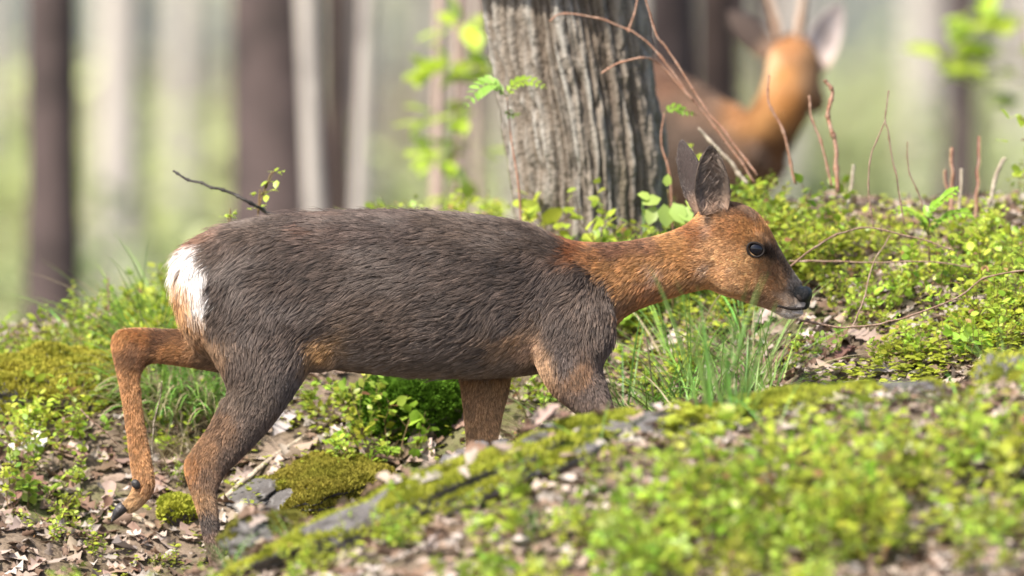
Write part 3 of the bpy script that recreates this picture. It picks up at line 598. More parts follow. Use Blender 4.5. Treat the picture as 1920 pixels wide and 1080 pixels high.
def ear_shell(base, tip, width, face, cup, n=18, m=13, bend=(0, 0, 0)):
    """cupped ear: base and tip in metres, face = direction the hollow faces"""
    base, tip = np.array(base), np.array(tip); ax = tip - base; L_ = np.linalg.norm(ax); ax = ax / L_
    f = np.array(face, float); f -= ax * (f @ ax); f /= np.linalg.norm(f); s = np.cross(ax, f)
    V = []
    for i in range(n):
        t = i / (n - 1); wv = width / 2 * (math.sin(math.pi * min(1, (0.14 + .86 * t)) ** .85) ** .62 if t < 1 else 0.12) * (1 if t < .6 else 1)
        wv = max(wv, .002)
        for j in range(m):
            q = (j / (m - 1) * 2 - 1); a = q * (1.35 - .55 * t)
            V.append(base + ax * (t * L_) + s * (math.sin(a) / math.sin(1.35 - .55 * t) * wv) + f * (-(math.cos(a)) * wv * cup + cup * wv * .4) + np.array(bend) * t * t)
    V = np.array(V); i, j = np.meshgrid(np.arange(n - 1), np.arange(m - 1), indexing='ij'); a = (i * m + j).ravel()
    F = np.stack([a, a + 1, a + m + 1, a + m], 1)
    return V, F, f
def solid_mesh(name, V, F, thick, mat_, colf=None):
    me = mesh_np(name, V, F, None); o = bpy.data.objects.new('tmp', me); col.objects.link(o)
    s = o.modifiers.new('s', 'SOLIDIFY'); s.thickness = thick; s.offset = 0
    b = o.modifiers.new('b', 'SUBSURF'); b.levels = 1
    dg = bpy.context.evaluated_depsgraph_get(); dg.update(); m2 = bpy.data.meshes.new_from_object(o.evaluated_get(dg)); m2.name = name
    bpy.data.objects.remove(o, do_unlink=True)
    for p in m2.polygons: p.use_smooth = True
    m2.materials.append(mat_)
    return m2
def ear(parent, root, base, tip, width, face, cup, inner, outer, rim, n_fur, seed, bend=(0, 0, 0), long_in=18):
    V, F, f = ear_shell(np.array(base) - root, np.array(tip) - root, width, face, cup, bend=bend)
    me = solid_mesh('ear', V, F, .003, M['skin']); v, nn, T = arrays(me)
    ax = np.array(tip) - np.array(base); L_ = np.linalg.norm(ax); ax = ax / L_; s = np.cross(ax, f); b0 = np.array(base) - root
    def samp(p, q):
        t = ((p - b0) @ ax) / L_; side = np.abs((p - b0) @ s) / (width / 2); ins = (q @ f) > 0.05
        c = np.where(ins[:, None], np.array(inner), np.array(outer))
        edge = np.clip(np.maximum(side * 1.25 - .55, (t - .8) * 4) , 0, 1)[:, None]
        edge = np.where(ins[:, None], edge, edge * .6)
        c = c * (1 - edge) + np.array(rim) * edge
        lo = np.clip(1 - t * 3.2, 0, 1)[:, None]; c = c * (1 - lo) + np.array([.30, .20, .14]) * lo
        d = ax[None] + np.where(ins[:, None], -np.sign((p - b0) @ s)[:, None] * s[None] * .9, 0)
        ln = np.where(ins & (side < .75) & (t < .8), long_in, 5.0) / 1000
        return c, d, ln
    set_col(me, samp(v, nn)[0])
    o = obj('ear', me, parent)
    fur(o, v, nn, T, n_fur, samp, seed, radius=.00035, tufts=.05, lift=.35)
    return o
def hoof(parent, root, a, b, w_, y, lat_off=.011):
    """cloven hoof: two toes from the pastern (px a) to the tip (px b)"""
    for sgn in (-1, 1):
        A = P(a[0], a[1], y + sgn * lat_off) - root; B = P(b[0], b[1], y + sgn * lat_off * .7) - root
        d = B - A; L_ = np.linalg.norm(d); d /= L_; side = np.array([0, 1, 0]); nrm = np.cross(side, d)
        V = []
        for t, h, wd in ((0, 1, .9), (.25, 1.05, 1), (.55, .85, .95), (.85, .45, .6), (1, .14, .25)):
            for ang in np.arange(10) / 10 * 2 * math.pi:
                V.append(A + d * L_ * t + nrm * (math.cos(ang) * w_ * .55 * h) + side * math.sin(ang) * .010 * wd - nrm * (1 - h) * w_ * .4 * np.sign(nrm[2] + 1e-6))
        V = np.array(V); i, j = np.meshgrid(np.arange(4), np.arange(10), indexing='ij'); i = i.ravel(); j = j.ravel(); k = (j + 1) % 10
        F = np.stack([i * 10 + j, i * 10 + k, (i + 1) * 10 + k, (i + 1) * 10 + j], 1)
        V = np.vstack([V, A, B]); jj = np.arange(10); kk = (jj + 1) % 10
        T = np.vstack([np.stack([kk, jj, np.full(10, 50)], 1), np.stack([40 + jj, 40 + kk, np.full(10, 51)], 1)])
        obj('hoof', mesh_np('hoof', V, [F, T], M['hoof']), parent)

def doe():
    root = np.array([(700 - 960) / 1000, 0, gz(-.26, 0)])
    t = thing('roe_deer', 'roe doe walking with lowered neck, grey brown coat, orange neck and white rump', 'deer', None, root)
    torso = [(322, 505, 324, 550, 34, 0), (332, 476, 338, 600, 66, 0), (352, 456, 358, 645, 90, 0), (415, 424, 415, 682, 112, 0), (500, 407, 500, 690, 120, 0), (580, 400, 590, 688, 120, 0), (660, 396, 680, 697, 126, 0), (760, 395, 770, 706, 130, 0),
             (860, 401, 860, 708, 126, 0), (940, 410, 940, 706, 116, 0), (995, 422, 1000, 700, 104, 0), (1035, 441, 1065, 684, 92, 0), (1066, 452, 1118, 655, 80, 0), (1105, 457, 1148, 615, 68, 0), (1165, 456, 1182, 585, 56, 0), (1228, 445, 1238, 563, 50, 0), (1278, 428, 1290, 547, 46, 0), (1312, 404, 1322, 540, 45, 0)]
    head = [(1296, 420, 1300, 530, 40, 0), (1322, 388, 1330, 540, 47, 0), (1350, 378, 1352, 550, 52, 0), (1385, 383, 1378, 558, 56, 0), (1415, 397, 1402, 566, 55, 0), (1437, 424, 1424, 572, 47, 0), (1454, 456, 1438, 577, 38, 0), (1472, 488, 1450, 582, 32, 0), (1489, 515, 1462, 589, 28, 0), (1504, 534, 1476, 596, 28, 0), (1514, 548, 1494, 594, 26, 0), (1517, 558, 1505, 587, 20, 0)]
    nh = [(560, 520, 400, 540, 40, -.05), (586, 590, 384, 600, 54, -.066), (588, 655, 391, 655, 56, -.07), (576, 700, 412, 696, 50, -.074), (548, 747, 427, 742, 41, -.078), (518, 792, 416, 780, 33, -.08), (487, 828, 388, 815, 27, -.08), (452, 864, 358, 853, 22, -.08), (426, 890, 341, 872, 18, -.08), (411, 925, 349, 908, 16, -.08), (413, 962, 367, 964, 15, -.08), (418, 1010, 379, 1014, 13, -.08), (428, 1060, 393, 1066, 12, -.08), (438, 1110, 405, 1116, 13, -.08), (450, 1140, 411, 1150, 16, -.08), (463, 1164, 426, 1174, 13, -.08), (474, 1178, 438, 1188, 12, -.08)]
    fh = [(520, 540, 540, 700, 40, .05), (450, 590, 460, 704, 42, .06), (395, 611, 405, 697, 35, .07), (345, 618, 350, 690, 28, .075), (300, 621, 306, 686, 22, .078), (262, 619, 284, 686, 20, .08), (222, 614, 272, 696, 19, .08), (205, 638, 266, 712, 17, .08), (216, 700, 267, 732, 16, .08), (226, 760, 272, 772, 14, .08), (235, 830, 283, 834, 14, .08), (241, 876, 292, 882, 16, .08), (246, 904, 295, 914, 17, .08), (241, 924, 282, 938, 15, .08), (232, 938, 259, 958, 14, .08), (224, 946, 246, 964, 12, .08)]
    nf = [(1120, 520, 985, 545, 35, -.045), (1148, 580, 985, 590, 44, -.062), (1153, 640, 996, 645, 44, -.07), (1128, 686, 1010, 693, 38, -.075), (1136, 716, 1034, 737, 32, -.078), (1146, 745, 1070, 768, 27, -.08), (1160, 790, 1104, 802, 22, -.08), (1173, 838, 1131, 846, 20, -.08), (1168, 874, 1137, 878, 14, -.08), (1160, 930, 1133, 930, 12, -.08), (1158, 975, 1128, 980, 15, -.08), (1168, 1000, 1140, 1008, 12, -.08)]
    ff = [(960, 640, 850, 650, 35, .05), (955, 720, 864, 720, 30, .06), (942, 780, 870, 780, 25, .065), (931, 850, 875, 850, 21, .065), (927, 895, 884, 897, 20, .065), (918, 930, 890, 932, 14, .065), (915, 1000, 890, 1002, 12, .065), (918, 1044, 884, 1050, 15, .065), (926, 1070, 897, 1078, 12, .065)]
    def slim(stn, i0, k):       # room for the fur that lies on the skin
        out = []
        for i, q in enumerate(stn):
            f = k * min(1, max(0, (i - i0) / 3)); du, dv = q[2] - q[0], q[3] - q[1]; L_ = math.hypot(du, dv); f = min(f, .11 * L_)
            out.append((q[0] + du / L_ * f, q[1] + dv / L_ * f, q[2] - du / L_ * f, q[3] - dv / L_ * f, q[4] - f * .35, q[5]))
        return out
    nh, fh, nf, ff = slim(nh, 2, 5.0), slim(fh, 1, 5.5), slim(nf, 3, 4.0), slim(ff, 1, 4.5)
    sh = [loft(torso, sq=2.25), loft(head, sq=2.15), loft(nh, sq=2.2), loft(fh), loft(nf, sq=2.2), loft(ff)]
    for y in (-1, 1):
        sh.append(ellipsoid(P(1418, 452, y * .040), (.030, .016, .016), .6))       # brow
        sh.append(ellipsoid(P(1378, 515, y * .036), (.050, .016, .034), .3))       # cheek
        sh.append(ellipsoid(P(1490, 556, y * .014), (.017, .010, .013), .7))       # nostril wing
        sh.append(ellipsoid(P(1075, 590, y * .072), (.055, .030, .10), -.25))      # shoulder muscle
        sh.append(ellipsoid(P(480, 575, y * .082), (.10, .040, .095), .2))         # haunch
    sh.append(ellipsoid(P(575, 640, -.052), (.075, .050, .05), .5))                  # flank fold
    sh.append(loft([(395, 613, 398, 634, 12, .08), (330, 618, 332, 634, 10, .083), (262, 616, 264, 634, 9, .085), (222, 618, 230, 640, 9, .084)]))       # heel tendon
    sh.append(loft([(420, 740, 436, 752, 12, -.085), (392, 800, 410, 812, 10, -.087), (362, 840, 380, 856, 9, -.088), (345, 868, 364, 884, 9, -.086)]))
    me = fuse('body', sh, .0048, 11)
    V, Nn, T = arrays(me); V -= root
    me.vertices.foreach_set('co', V.astype(np.float32).ravel()); me.update()
    samp = lambda p, q: coat(p + root, q)
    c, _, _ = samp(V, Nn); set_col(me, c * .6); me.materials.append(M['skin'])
    body = obj('body', me, t)
    eyec = [P(1417, 467, y) - root for y in (-.0545, .0545)]; nosec = P(1502, 559, 0) - root
    keep = lambda p: ((np.min([np.linalg.norm(p - e, axis=1) for e in eyec], 0) > .0150) & (np.linalg.norm((p - nosec) * [1, .65, .85], axis=1) > .0215)).astype(float)
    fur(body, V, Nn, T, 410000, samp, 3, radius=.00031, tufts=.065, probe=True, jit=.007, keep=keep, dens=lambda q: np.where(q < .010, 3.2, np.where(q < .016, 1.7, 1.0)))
    # eyes, lids
    for q, y in enumerate((-1, 1)):
        e = eyec[q].copy(); e[1] -= y * .0050
        Ve, Fe, Te = ellipsoid(e, (.0155, .0090, .0125), .35, 16, 24); ey = obj('eye', mesh_np('eye', Ve, [Fe, Te], M['eye']), t)
        th = np.linspace(0, 2 * math.pi, 33)[:-1]
        ring = np.stack([np.cos(th) * .0160, np.full(32, y * .0052) - y * .003 * np.cos(th), np.sin(th) * .0130 * (1 - .15 * np.sin(th))], 1)
        cs, sn = math.cos(.35), math.sin(.35); ring = ring @ np.array([[cs, 0, -sn], [0, 1, 0], [sn, 0, cs]]) + e
        ring = np.vstack([ring, ring[:1]]); Vr, Fr, Tr = tube(ring, .0024, 8, False)
        obj('eyelid', mesh_np('eyelid', Vr, Fr, M['lid']), ey)
    # nose pad with nostrils, mouth, lower lip
    Vn, Fn, Tn = fuse_arrays([ellipsoid(P(1503, 557, 0), (.0175, .0285, .0235), .75), ellipsoid(P(1496, 551, -.015), (.0175, .0150, .0145), .7), ellipsoid(P(1496, 551, .015), (.0175, .0150, .0145), .7), ellipsoid(P(1508, 569, 0), (.011, .019, .012), .3)], .0022, 5)
    nz = obj('nose', mesh_np('nose', Vn - root, Tn, M['nose']), t)
    for y in (-1, 1):
        Vq, Fq, Tq = ellipsoid(P(1499, 559, y * .0290), (.0080, .003, .0042), .9, 8, 14); obj('nostril', mesh_np('nostril', Vq - root, [Fq, Tq], M['lid']), nz)
        pth = smooth_path([P(1511, 577, y * .014), P(1496, 579, y * .0262), P(1477, 578, y * .0305), P(1457, 573, y * .0340)], 12) - root
        Vq, Fq, Tq = tube(pth, np.linspace(.0034, .0022, 12), 8); obj('mouth', mesh_np('mouth', Vq, [Fq, Tq], M['lid']), t)
    Vq, Fq, Tq = ellipsoid(P(1491, 586, 0), (.015, .0245, .007), .15, 12, 20); obj('lower_lip', mesh_np('lower_lip', Vq - root, [Fq, Tq], M['lip']), t)
    # ears
    ear(t, root, P(1338, 402, -.040), P(1335, 276, -.062), .072, (.34, -.9, -.05),   .62, (.15, .11, .085), (.045, .034, .030), (.012, .010, .010), 11000, 21, bend=(-.004, 0, 0))
    ear(t, root, P(1322, 396, .034), P(1274, 264, .058), .068, (.55, .62, .1), .62, (.10, .075, .06), (.045, .034, .031), (.016, .013, .013), 7000, 22, bend=(.004, 0, 0))
    # hooves and dew claws
    hoof(t, root, (233, 949), (205, 973), .019, .08); hoof(t, root, (458, 1182), (492, 1200), .017, -.08)
    hoof(t, root, (910, 1076), (938, 1108), .017, .065); hoof(t, root, (1158, 1006), (1186, 1032), .017, -.08)
    for (u, v, y) in ((255, 908, .064), (255, 908, .096), (412, 1160, -.066), (412, 1160, -.094)):
        Vq, Fq, Tq = ellipsoid(P(u, v, y), (.008, .006, .0105), -.6, 8, 12); obj('dewclaw', mesh_np('dewclaw', Vq - root, [Fq, Tq], M['hoof']), t)
    # short tail tuft under the white rump
def fuse_arrays(shells, voxel, smooth):
    me = fuse('tmp', shells, voxel, smooth); V, N_, T = arrays(me); bpy.data.meshes.remove(me)
    return V, N_, T
doe()

def buck():
    Yc = 4.7; foot = on_ground(1400, Yc)
    root = np.array([foot[0], Yc, foot[2]])
    t = thing('roe_deer', 'blurred roe buck with antlers standing behind the oak, looking away', 'deer', None, root)
    lat = (.62, .78, 0)
    body = [(980, 150, 985, 215, 60, 5.60), (1010, 112, 1010, 330, 110, 5.50), (1090, 95, 1090, 380, 125, 5.35), (1180, 100, 1180, 395, 125, 5.15), (1270, 142, 1275, 400, 120, 5.00), (1340, 184, 1350, 402, 110, 4.85), (1392, 208, 1402, 382, 92, 4.72), (1420, 230, 1446, 342, 74, 4.66), (1434, 252, 1458, 308, 52, 4.62)]
    neck = [(1330, 300, 1448, 352, 70, 4.72), (1365, 252, 1474, 296, 66, 4.66), (1398, 212, 1502, 246, 62, 4.62), (1424, 172, 1528, 196, 57, 4.6), (1436, 135, 1540, 150, 56, 4.6), (1440, 102, 1536, 106, 52, 4.6), (1458, 76, 1516, 74, 30, 4.6)]
    sh = [loft(body, lat, sq=2.2), loft(neck), ellipsoid(P(1488, 112, 4.64), (.055, .075, .062))]
    hp = P(1492, 128, 4.70)
    for q in range(7):
        f = q / 6; sh.append(ellipsoid(hp + np.array([.05 * f, .16 * f, -.075 * f]), (.046 - .022 * f, .05, .046 - .02 * f)))
    def leg(u, Y, top, hipw, kn):
        g = on_ground(u, Y); gv = float(pix(g[None])[1][0]); mid = top + (gv - top) * .5
        return loft([(u - hipw, top, u + hipw, top, 40, Y), (u - hipw * .5 + kn, (top + mid) / 2, u + hipw * .5 + kn, (top + mid) / 2, 26, Y), (u - 16 - kn, mid, u + 16 - kn, mid, 17, Y), (u - 11, mid + 50, u + 11, mid + 50, 12, Y), (u - 11, gv - 60, u + 11, gv - 60, 12, Y), (u - 14, gv - 40, u + 14, gv - 40, 14, Y), (u - 14, gv + 2, u + 18, gv + 2, 13, Y)])
    for a in ((1345, 4.72, 340, 45, 0), (1398, 4.88, 340, 45, 0), (1030, 5.40, 300, 60, 14), (1085, 5.60, 300, 60, 14)): sh.append(leg(*a))
    me = fuse('body', sh, .008, 6); V, Nn, T = arrays(me); V -= root
    me.vertices.foreach_set('co', V.astype(np.float32).ravel()); me.update()
    tab = [(1240, 130, (.14, .07, .042), (-1, .2), 20), (1240, 250, (.09, .062, .046), (-1, .4), 22), (1330, 180, (.12, .07, .045), (-1, .3), 20), (1330, 280, (.085, .06, .046), (-1, .5), 20), (1400, 200, (.24, .11, .042), (-1, .3), 16), (1420, 290, (.10, .062, .042), (-.5, 1), 16), (1470, 290, (.16, .075, .034), (-.2, 1), 16), (1440, 230, OR, (-.4, 1), 14), (1480, 200, (.36, .16, .05), (0, 1), 12), (1470, 140, (.40, .19, .07), (0, 1), 10), (1445, 120, (.55, .35, .2), (0, 1), 10), (1480, 90, (.28, .13, .055), (0, 1), 8), (1525, 150, (.30, .17, .09), (.2, 1), 10), (1525, 220, (.15, .075, .036), (.2, 1), 12), (1510, 270, (.13, .07, .036), (.1, 1), 12), (1520, 110, (.22, .12, .06), (.3, 1), 8), (1400, 500, LEG, (0, 1), 6), (1050, 500, LEG, (0, 1), 6), (1000, 200, WH, (-.2, 1), 20)]  # shade on the right of the neck put in as darker coat colour
    def samp(p, q):
        u, v = pix(p + root); A = field(tab, u + 6 * noise(p, 30, 3), v, 4.10)
        return A[:, :3], np.stack([A[:, 3], np.zeros(len(p)), -A[:, 4]], 1), A[:, 5] / 1000
    set_col(me, samp(V, Nn)[0] * .85); me.materials.append(M['skin'])
    body = obj('body', me, t); fur(body, V, Nn, T, 45000, samp, 5, radius=.0008)
    ear(t, root, P(1442, 98, 4.60), P(1366, 22, 4.60), .066, (.2, .9, -.3), .55, (.3, .24, .2), (.075, .055, .047), (.04, .03, .027), 2500, 31)
    ear(t, root, P(1522, 128, 4.60), P(1578, 6, 4.62), .086, (.45, -.85, .1), .55, (.62, .52, .48), (.10, .075, .065), (.40, .33, .30), 2500, 32)
    for (pa, tine) in (([(1462, 78), (1452, 30), (1440, -15), (1437, -75), (1444, -120)], [(1440, -15), (1420, -50)]), ([(1496, 76), (1502, 30), (1508, -15), (1512, -75), (1504, -120)], [(1508, -15), (1528, -50)])):
        b = Bag()
        for pth, r0, r1 in ((pa, .0125, .004), (tine, .008, .003)):
            pts = smooth_path([P(u, v, 4.6 - .01 * q) - root for q, (u, v) in enumerate(pth)], 18)
            Vq, Fq, Tq = tube(pts, np.linspace(r0, r1, 18) * (1 + .18 * noise(pts, 60, 2)), 9); b.add(Vq, Fq); b.f3.append(Tq + b.n - len(Vq))
        obj('antler', b.mesh('antler', M['horn']), t)
buck()

# ------------------------------------------------------------------ boulders and moss
def moss_fronds(V, Nn, T, n, mask, seed, size=.008, colr=(.27, .30, .035), colr2=(.42, .42, .06)):
    """tiny upright blades over the part of a surface that mask keeps"""
    rg = np.random.default_rng(seed); a, b, c = V[T[:, 0]], V[T[:, 1]], V[T[:, 2]]
    ar = np.linalg.norm(np.cross(b - a, c - a), axis=1) * mask((a + b + c) / 3, Nn[T[:, 0]])
    k = rg.choice(len(T), n, p=ar / ar.sum()); r1 = np.sqrt(rg.uniform(size=n)); r2 = rg.uniform(size=n)
    p = a[k] * (1 - r1)[:, None] + b[k] * (r1 * (1 - r2))[:, None] + c[k] * (r1 * r2)[:, None]
    nn = Nn[T[k, 0]] * .6 + np.array([0, 0, .6]) + rg.normal(size=(n, 3)) * .42
    B = Bag(); tv = np.array([[0, -.28, 0], [0, .28, 0], [.55, .24, .05], [.55, -.24, .05], [1, 0, .12]]); tf = np.array([[0, 1, 2], [0, 2, 3], [3, 2, 4]])
    mix = np.clip(.5 + .6 * noise(p, 30, seed) + rg.normal(size=n) * .25, 0, 1)[:, None]
    cl = (np.array(colr) * (1 - mix) + np.array(colr2) * mix) * rg.uniform(.75, 1.25, (n, 1))
    B.batch(tv, tf, p, rots(nn, ups=unit(n, rg)), rg.uniform(.6, 1.4, n) * size, cl)
    return B.mesh('moss', M['moss'], smooth=False)
MOUND = []
def boulder(label, u, Y, r, seed, moss_n, mask, sink=.4, moss_col=((.27, .30, .035), (.42, .42, .06)), rot=0.0, name='boulder', mat_='rock', amp=.28, tilt=(0, 0)):
    base = on_ground(u, Y); t = thing(name, label, name.split('_')[-1], None, base)
    V, F, T = ellipsoid(np.zeros(3), (1, 1, 1), 0, 70, 110)
    V = V * (1 + amp * fbm(V, 1.6, seed, 4) + .05 * noise(V, 9, seed + 9))[:, None]
    ridge = np.abs(noise(V, 2.3, seed + 5)); V = V * (1 + .16 * (ridge[:, None] - .3) + .03 * noise(V, 22, seed + 11)[:, None])
    V = V * np.array(r); cs, sn = math.cos(rot), math.sin(rot); V = V @ np.array([[cs, sn, 0], [-sn, cs, 0], [0, 0, 1]])
    V[:, 2] += V[:, 0] * tilt[0] + V[:, 1] * tilt[1] + r[2] * (1 - 2 * sink)
    me = mesh_np('stone', V, [F, T], M[mat_]); obj('stone' if mat_ == 'rock' else 'core', me, t)
    v, nn, tt = arrays(me)
    if Y < -1: MOUND.append((v + base, tt))
    if moss_n:
        o = obj('moss', moss_fronds(v, nn, tt, moss_n, lambda p, q: mask(p, q), seed + 50, colr=moss_col[0], colr2=moss_col[1]), t); o['kind'] = 'stuff'
    return t
pm = lambda p, q, s, th, sc_=9: np.clip((fbm(p, sc_, s, 3) - th) * 9, 0, 1) * np.clip(q[:, 2] * 2 - .1, 0, 1) + 1e-6
boulder('weathered grey boulder partly grown with olive moss, low below the doe', 770, -1.42, (.33, .15, .075), 4, 34000, lambda p, q: pm(p, q, 4, -.14, 9), .74, rot=.05, tilt=(.40, 0), amp=.5)
boulder('smooth dark grey rock tip rising beside the far front leg', 905, -.98, (.10, .07, .09), 8, 1500, lambda p, q: pm(p, q, 8, .25), .35)
boulder('small dark boulder with brown moss near the standing hind hoof', 520, -1.30, (.09, .07, .055), 12, 5000, lambda p, q: pm(p, q, 3, -.1), .5, moss_col=((.16, .16, .03), (.24, .22, .05)))
boulder('rounded boulder cushioned all over in yellow moss left of the raised leg', 95, .86, (.19, .14, .085), 15, 30000, lambda p, q: np.clip(q[:, 2] * 2 + .6, 0, 1) + .02, .42, moss_col=((.25, .25, .03), (.40, .36, .055)), rot=.2)
boulder('long mossy boulder top on the crest of the near mound', 1215, -1.30, (.20, .10, .045), 18, 22000, lambda p, q: pm(p, q, 18, .0, 12), .72, amp=.45, rot=.1, tilt=(.1, 0))
boulder('low mossy boulder showing through the blurred plants at right', 1560, -1.25, (.22, .10, .05), 19, 14000, lambda p, q: pm(p, q, 9, -.25), .5, tilt=(.08, 0))
boulder('pale cracked stone half buried among the blurred plants', 1885, -1.15, (.055, .06, .05), 22, 1200, lambda p, q: pm(p, q, 3, .3), .25)
boulder('flat grey stone slab on the slope behind the standing hind leg', 475, .46, (.06, .06, .022), 24, 3500, lambda p, q: pm(p, q, 3, .1), .4, tilt=(.3, .3))
boulder('mossy stone on the slope beside the pale fallen stick', 590, .47, (.12, .11, .04), 26, 26000, lambda p, q: np.clip(q[:, 2] * 2, 0, 1) * (noise(p, 14, 3) > -.5) + 1e-6, .4, moss_col=((.22, .21, .03), (.32, .27, .05)), tilt=(.2, .35))
boulder('deep green moss cushion under the belly of the doe', 775, .66, (.11, .10, .085), 28, 42000, lambda p, q: np.clip(q[:, 2] * 2 + 1.0, 0, 1) + .02, .35, moss_col=((.06, .13, .012), (.11, .22, .02)), name='moss_cushion', amp=.12)
boulder('small mossy stone between the raised hoof and the standing hind leg', 332, .40, (.035, .035, .03), 30, 5000, lambda p, q: np.clip(q[:, 2] * 2 + .4, 0, 1) + .02, .3)

# ------------------------------------------------------------------ leaf litter
def litter_template(seed):
    rg = np.random.default_rng(seed); n = 8
    wv = np.array([.02, .13, .10, .22, .15, .24, .17, .04]) * rg.uniform(.85, 1.2, n)
    cu, be, tw = rg.uniform(-.8, 1.6), rg.uniform(-.5, .6), rg.uniform(-.6, .6)
    V = []
    for i in range(n):
        x = i / (n - 1)
        for q in (-1, -.5, 0, .5, 1):
            y = q * wv[i] * (1 + .2 * rg.normal() * (abs(q) == 1)); V.append([x - .5, y, cu * y * y * 3 + be * (x - .5) ** 2 * .8 + tw * (x - .5) * y + .02 * rg.normal()])
    i, j = np.meshgrid(np.arange(n - 1), np.arange(4), indexing='ij'); a = (i * 5 + j).ravel()
    return np.array(V), np.stack([a, a + 1, a + 6, a + 5], 1)
LIT = [litter_template(s) for s in range(10)]
LCOL = np.array([(.34, .26, .205), (.40, .325, .27), (.28, .19, .135), (.20, .125, .083), (.44, .38, .335), (.32, .235, .18), (.15, .09, .06)])
def scatter(n, rg, ulo, uhi, ylo, yhi):
    Y = rg.uniform(ylo, yhi, n); u = rg.uniform(ulo, uhi, n); x = (u - 960) / 1000 * (DIST + Y) / DIST
    return x, Y, ground(x, Y)
def vis_rows(x, y, z): return pix(np.stack([x, y, z], 1))
rg = np.random.default_rng(41)
b = Bag(); n = 17000
x, y, z = scatter(n, rg, -150, 2070, -2.7, 2.3)
for k in range(10):
    s = slice(k, n, 10); m = len(x[s]); nn = gnorm(x[s], y[s]) + rg.normal(size=(m, 3)) * .38
    tk = LIT[k][0].reshape(8, 5, 3)[:, ::2].reshape(-1, 3); i3, j3 = np.meshgrid(np.arange(7), np.arange(2), indexing='ij'); a3 = (i3 * 3 + j3).ravel()
    b.batch(tk, np.stack([a3, a3 + 1, a3 + 4, a3 + 3], 1), np.stack([x[s], y[s], z[s] + rg.uniform(.002, .014, m)], 1), rots(unit(m, rg) * [1, 1, .2], ups=nn), rg.uniform(.022, .05, m), LCOL[rg.integers(0, len(LCOL), m)] * rg.uniform(.6, 1.05, (m, 1)))
tag(obj('leaf_litter', b.mesh('leaf_litter', M['litter_stuff'])), 'brown and pale dead leaf litter covering the forest floor', 'leaf litter', kind='stuff')
lit_me = [mesh_np('fallen_leaf', LIT[k % 10][0], LIT[k % 10][1], M['litter'], colr=np.tile(LCOL[k % 7] * .85, (len(LIT[0][0]), 1))) for k in range(14)]
def fallen(me, p, nrm, ang, s, label, group=None):
    o = obj('fallen_leaf', me); tag(o, label, 'leaf', group)
    zq = Vector(nrm).normalized(); q = zq.to_track_quat('Z', 'Y'); o.rotation_mode = 'QUATERNION'
    from mathutils import Quaternion
    o.rotation_quaternion = q @ Quaternion((0, 0, 1), ang); o.location = p; o.scale = (s, s, s)
    return o
cnt = 0
while cnt < 215:
    reg = rg.choice(4, p=[.38, .18, .17, .27])
    u0, u1, y0, y1 = [(-20, 460, .12, .62), (440, 1080, .25, .62), (1480, 1900, .1, .6), (500, 1940, -2.1, -1.35)][reg]
    x, y, z = scatter(1, rg, u0, u1, y0, y1)
    nn = gnorm(x, y)[0] + rg.normal(size=3) * .32
    fallen(lit_me[int(rg.integers(0, 14))], (x[0], y[0], z[0] + rg.uniform(.006, .016)), nn, rg.uniform(0, 6.28), rg.uniform(.04, .072), ['dry brown leaf on the slope by the raised hoof', 'dry brown leaf on the slope below the belly of the doe', 'dry brown leaf among the plants by the muzzle of the doe', 'dry brown leaf lying on the near blurred mound'][reg], ['leaf litter by the raised hoof', 'leaf litter below the belly', 'leaf litter by the muzzle', 'leaf litter on the near mound'][reg])
    cnt += 1
mv, mt, off = [], [], 0
for v_, t_ in MOUND: mv.append(v_); mt.append(t_ + off); off += len(v_)
mb = BVHTree.FromPolygons(np.concatenate(mv).tolist(), np.concatenate(mt).tolist())
cnt = 0
for tries in range(4000):
    x, y, z = scatter(1, rg, 440, 1400, -1.7, -1.15); h = mb.ray_cast(Vector((x[0], y[0], 3)), Vector((0, 0, -1)))
    if h[0] is None or h[0].z < z[0] + .004: continue
    fallen(lit_me[int(rg.integers(0, 14))], (x[0], y[0], h[0].z + rg.uniform(.008, .016)), np.array(h[1]) + rg.normal(size=3) * .3, rg.uniform(0, 6.28), rg.uniform(.03, .06), 'dry brown leaf caught on a mossy boulder of the near mound', 'leaf litter on the near boulders')
    cnt += 1
    if cnt == 70: break
def one_leaf(u, v, Y, s, colr, label, k=1, face=(-.1, -.75, .6), ang=.5):
    T, F = LIT[k]; T = T * [1, 1.6, 1]
    me = mesh_np('fallen_leaf', T, F, M['litter'], colr=np.tile(colr, (len(T), 1)))
    p = P(u, v, Y); p[2] = max(p[2], gz(p[0], p[1]) + .012)
    fallen(me, p, face, ang, s, label)
def depth_of(u, v, lo=.05, hi=1.9):
    for Y in np.arange(lo, hi, .01):
        q = P(u, v, Y)
        if gz(q[0], Y) >= q[2]: return Y - .012
    return hi
one_leaf(53, 838, depth_of(53, 838), .075, (.62, .59, .55), 'bleached white dead leaf behind the bilberry sprigs at left', 2, ang=.2)
one_leaf(905, 835, depth_of(905, 835), .085, (.38, .33, .30), 'large pale grey dead leaf leaning below the deep green moss cushion', 1, ang=.7)
one_leaf(790, 850, depth_of(790, 850), .07, (.46, .37, .32), 'curled tan dead leaf beside the large pale grey one', 4, ang=2.4)
one_leaf(1430, 590, depth_of(1560, 590), .05, (.40, .32, .27), 'pale curled leaf in front of the muzzle', 5, ang=1.1)
one_leaf(527, 805, depth_of(527, 805), .07, (.33, .30, .29), 'grey dead leaf propped on the slope behind the thigh', 6, ang=1.4)
one_leaf(880, 790, depth_of(880, 790), .085, (.26, .17, .12), 'rolled brown dead leaf beside the far front leg', 7, ang=.3)
one_leaf(1830, 600, depth_of(1830, 600), .05, (.44, .37, .32), 'pale leaf among the low plants at the right slope', 8, ang=.9)

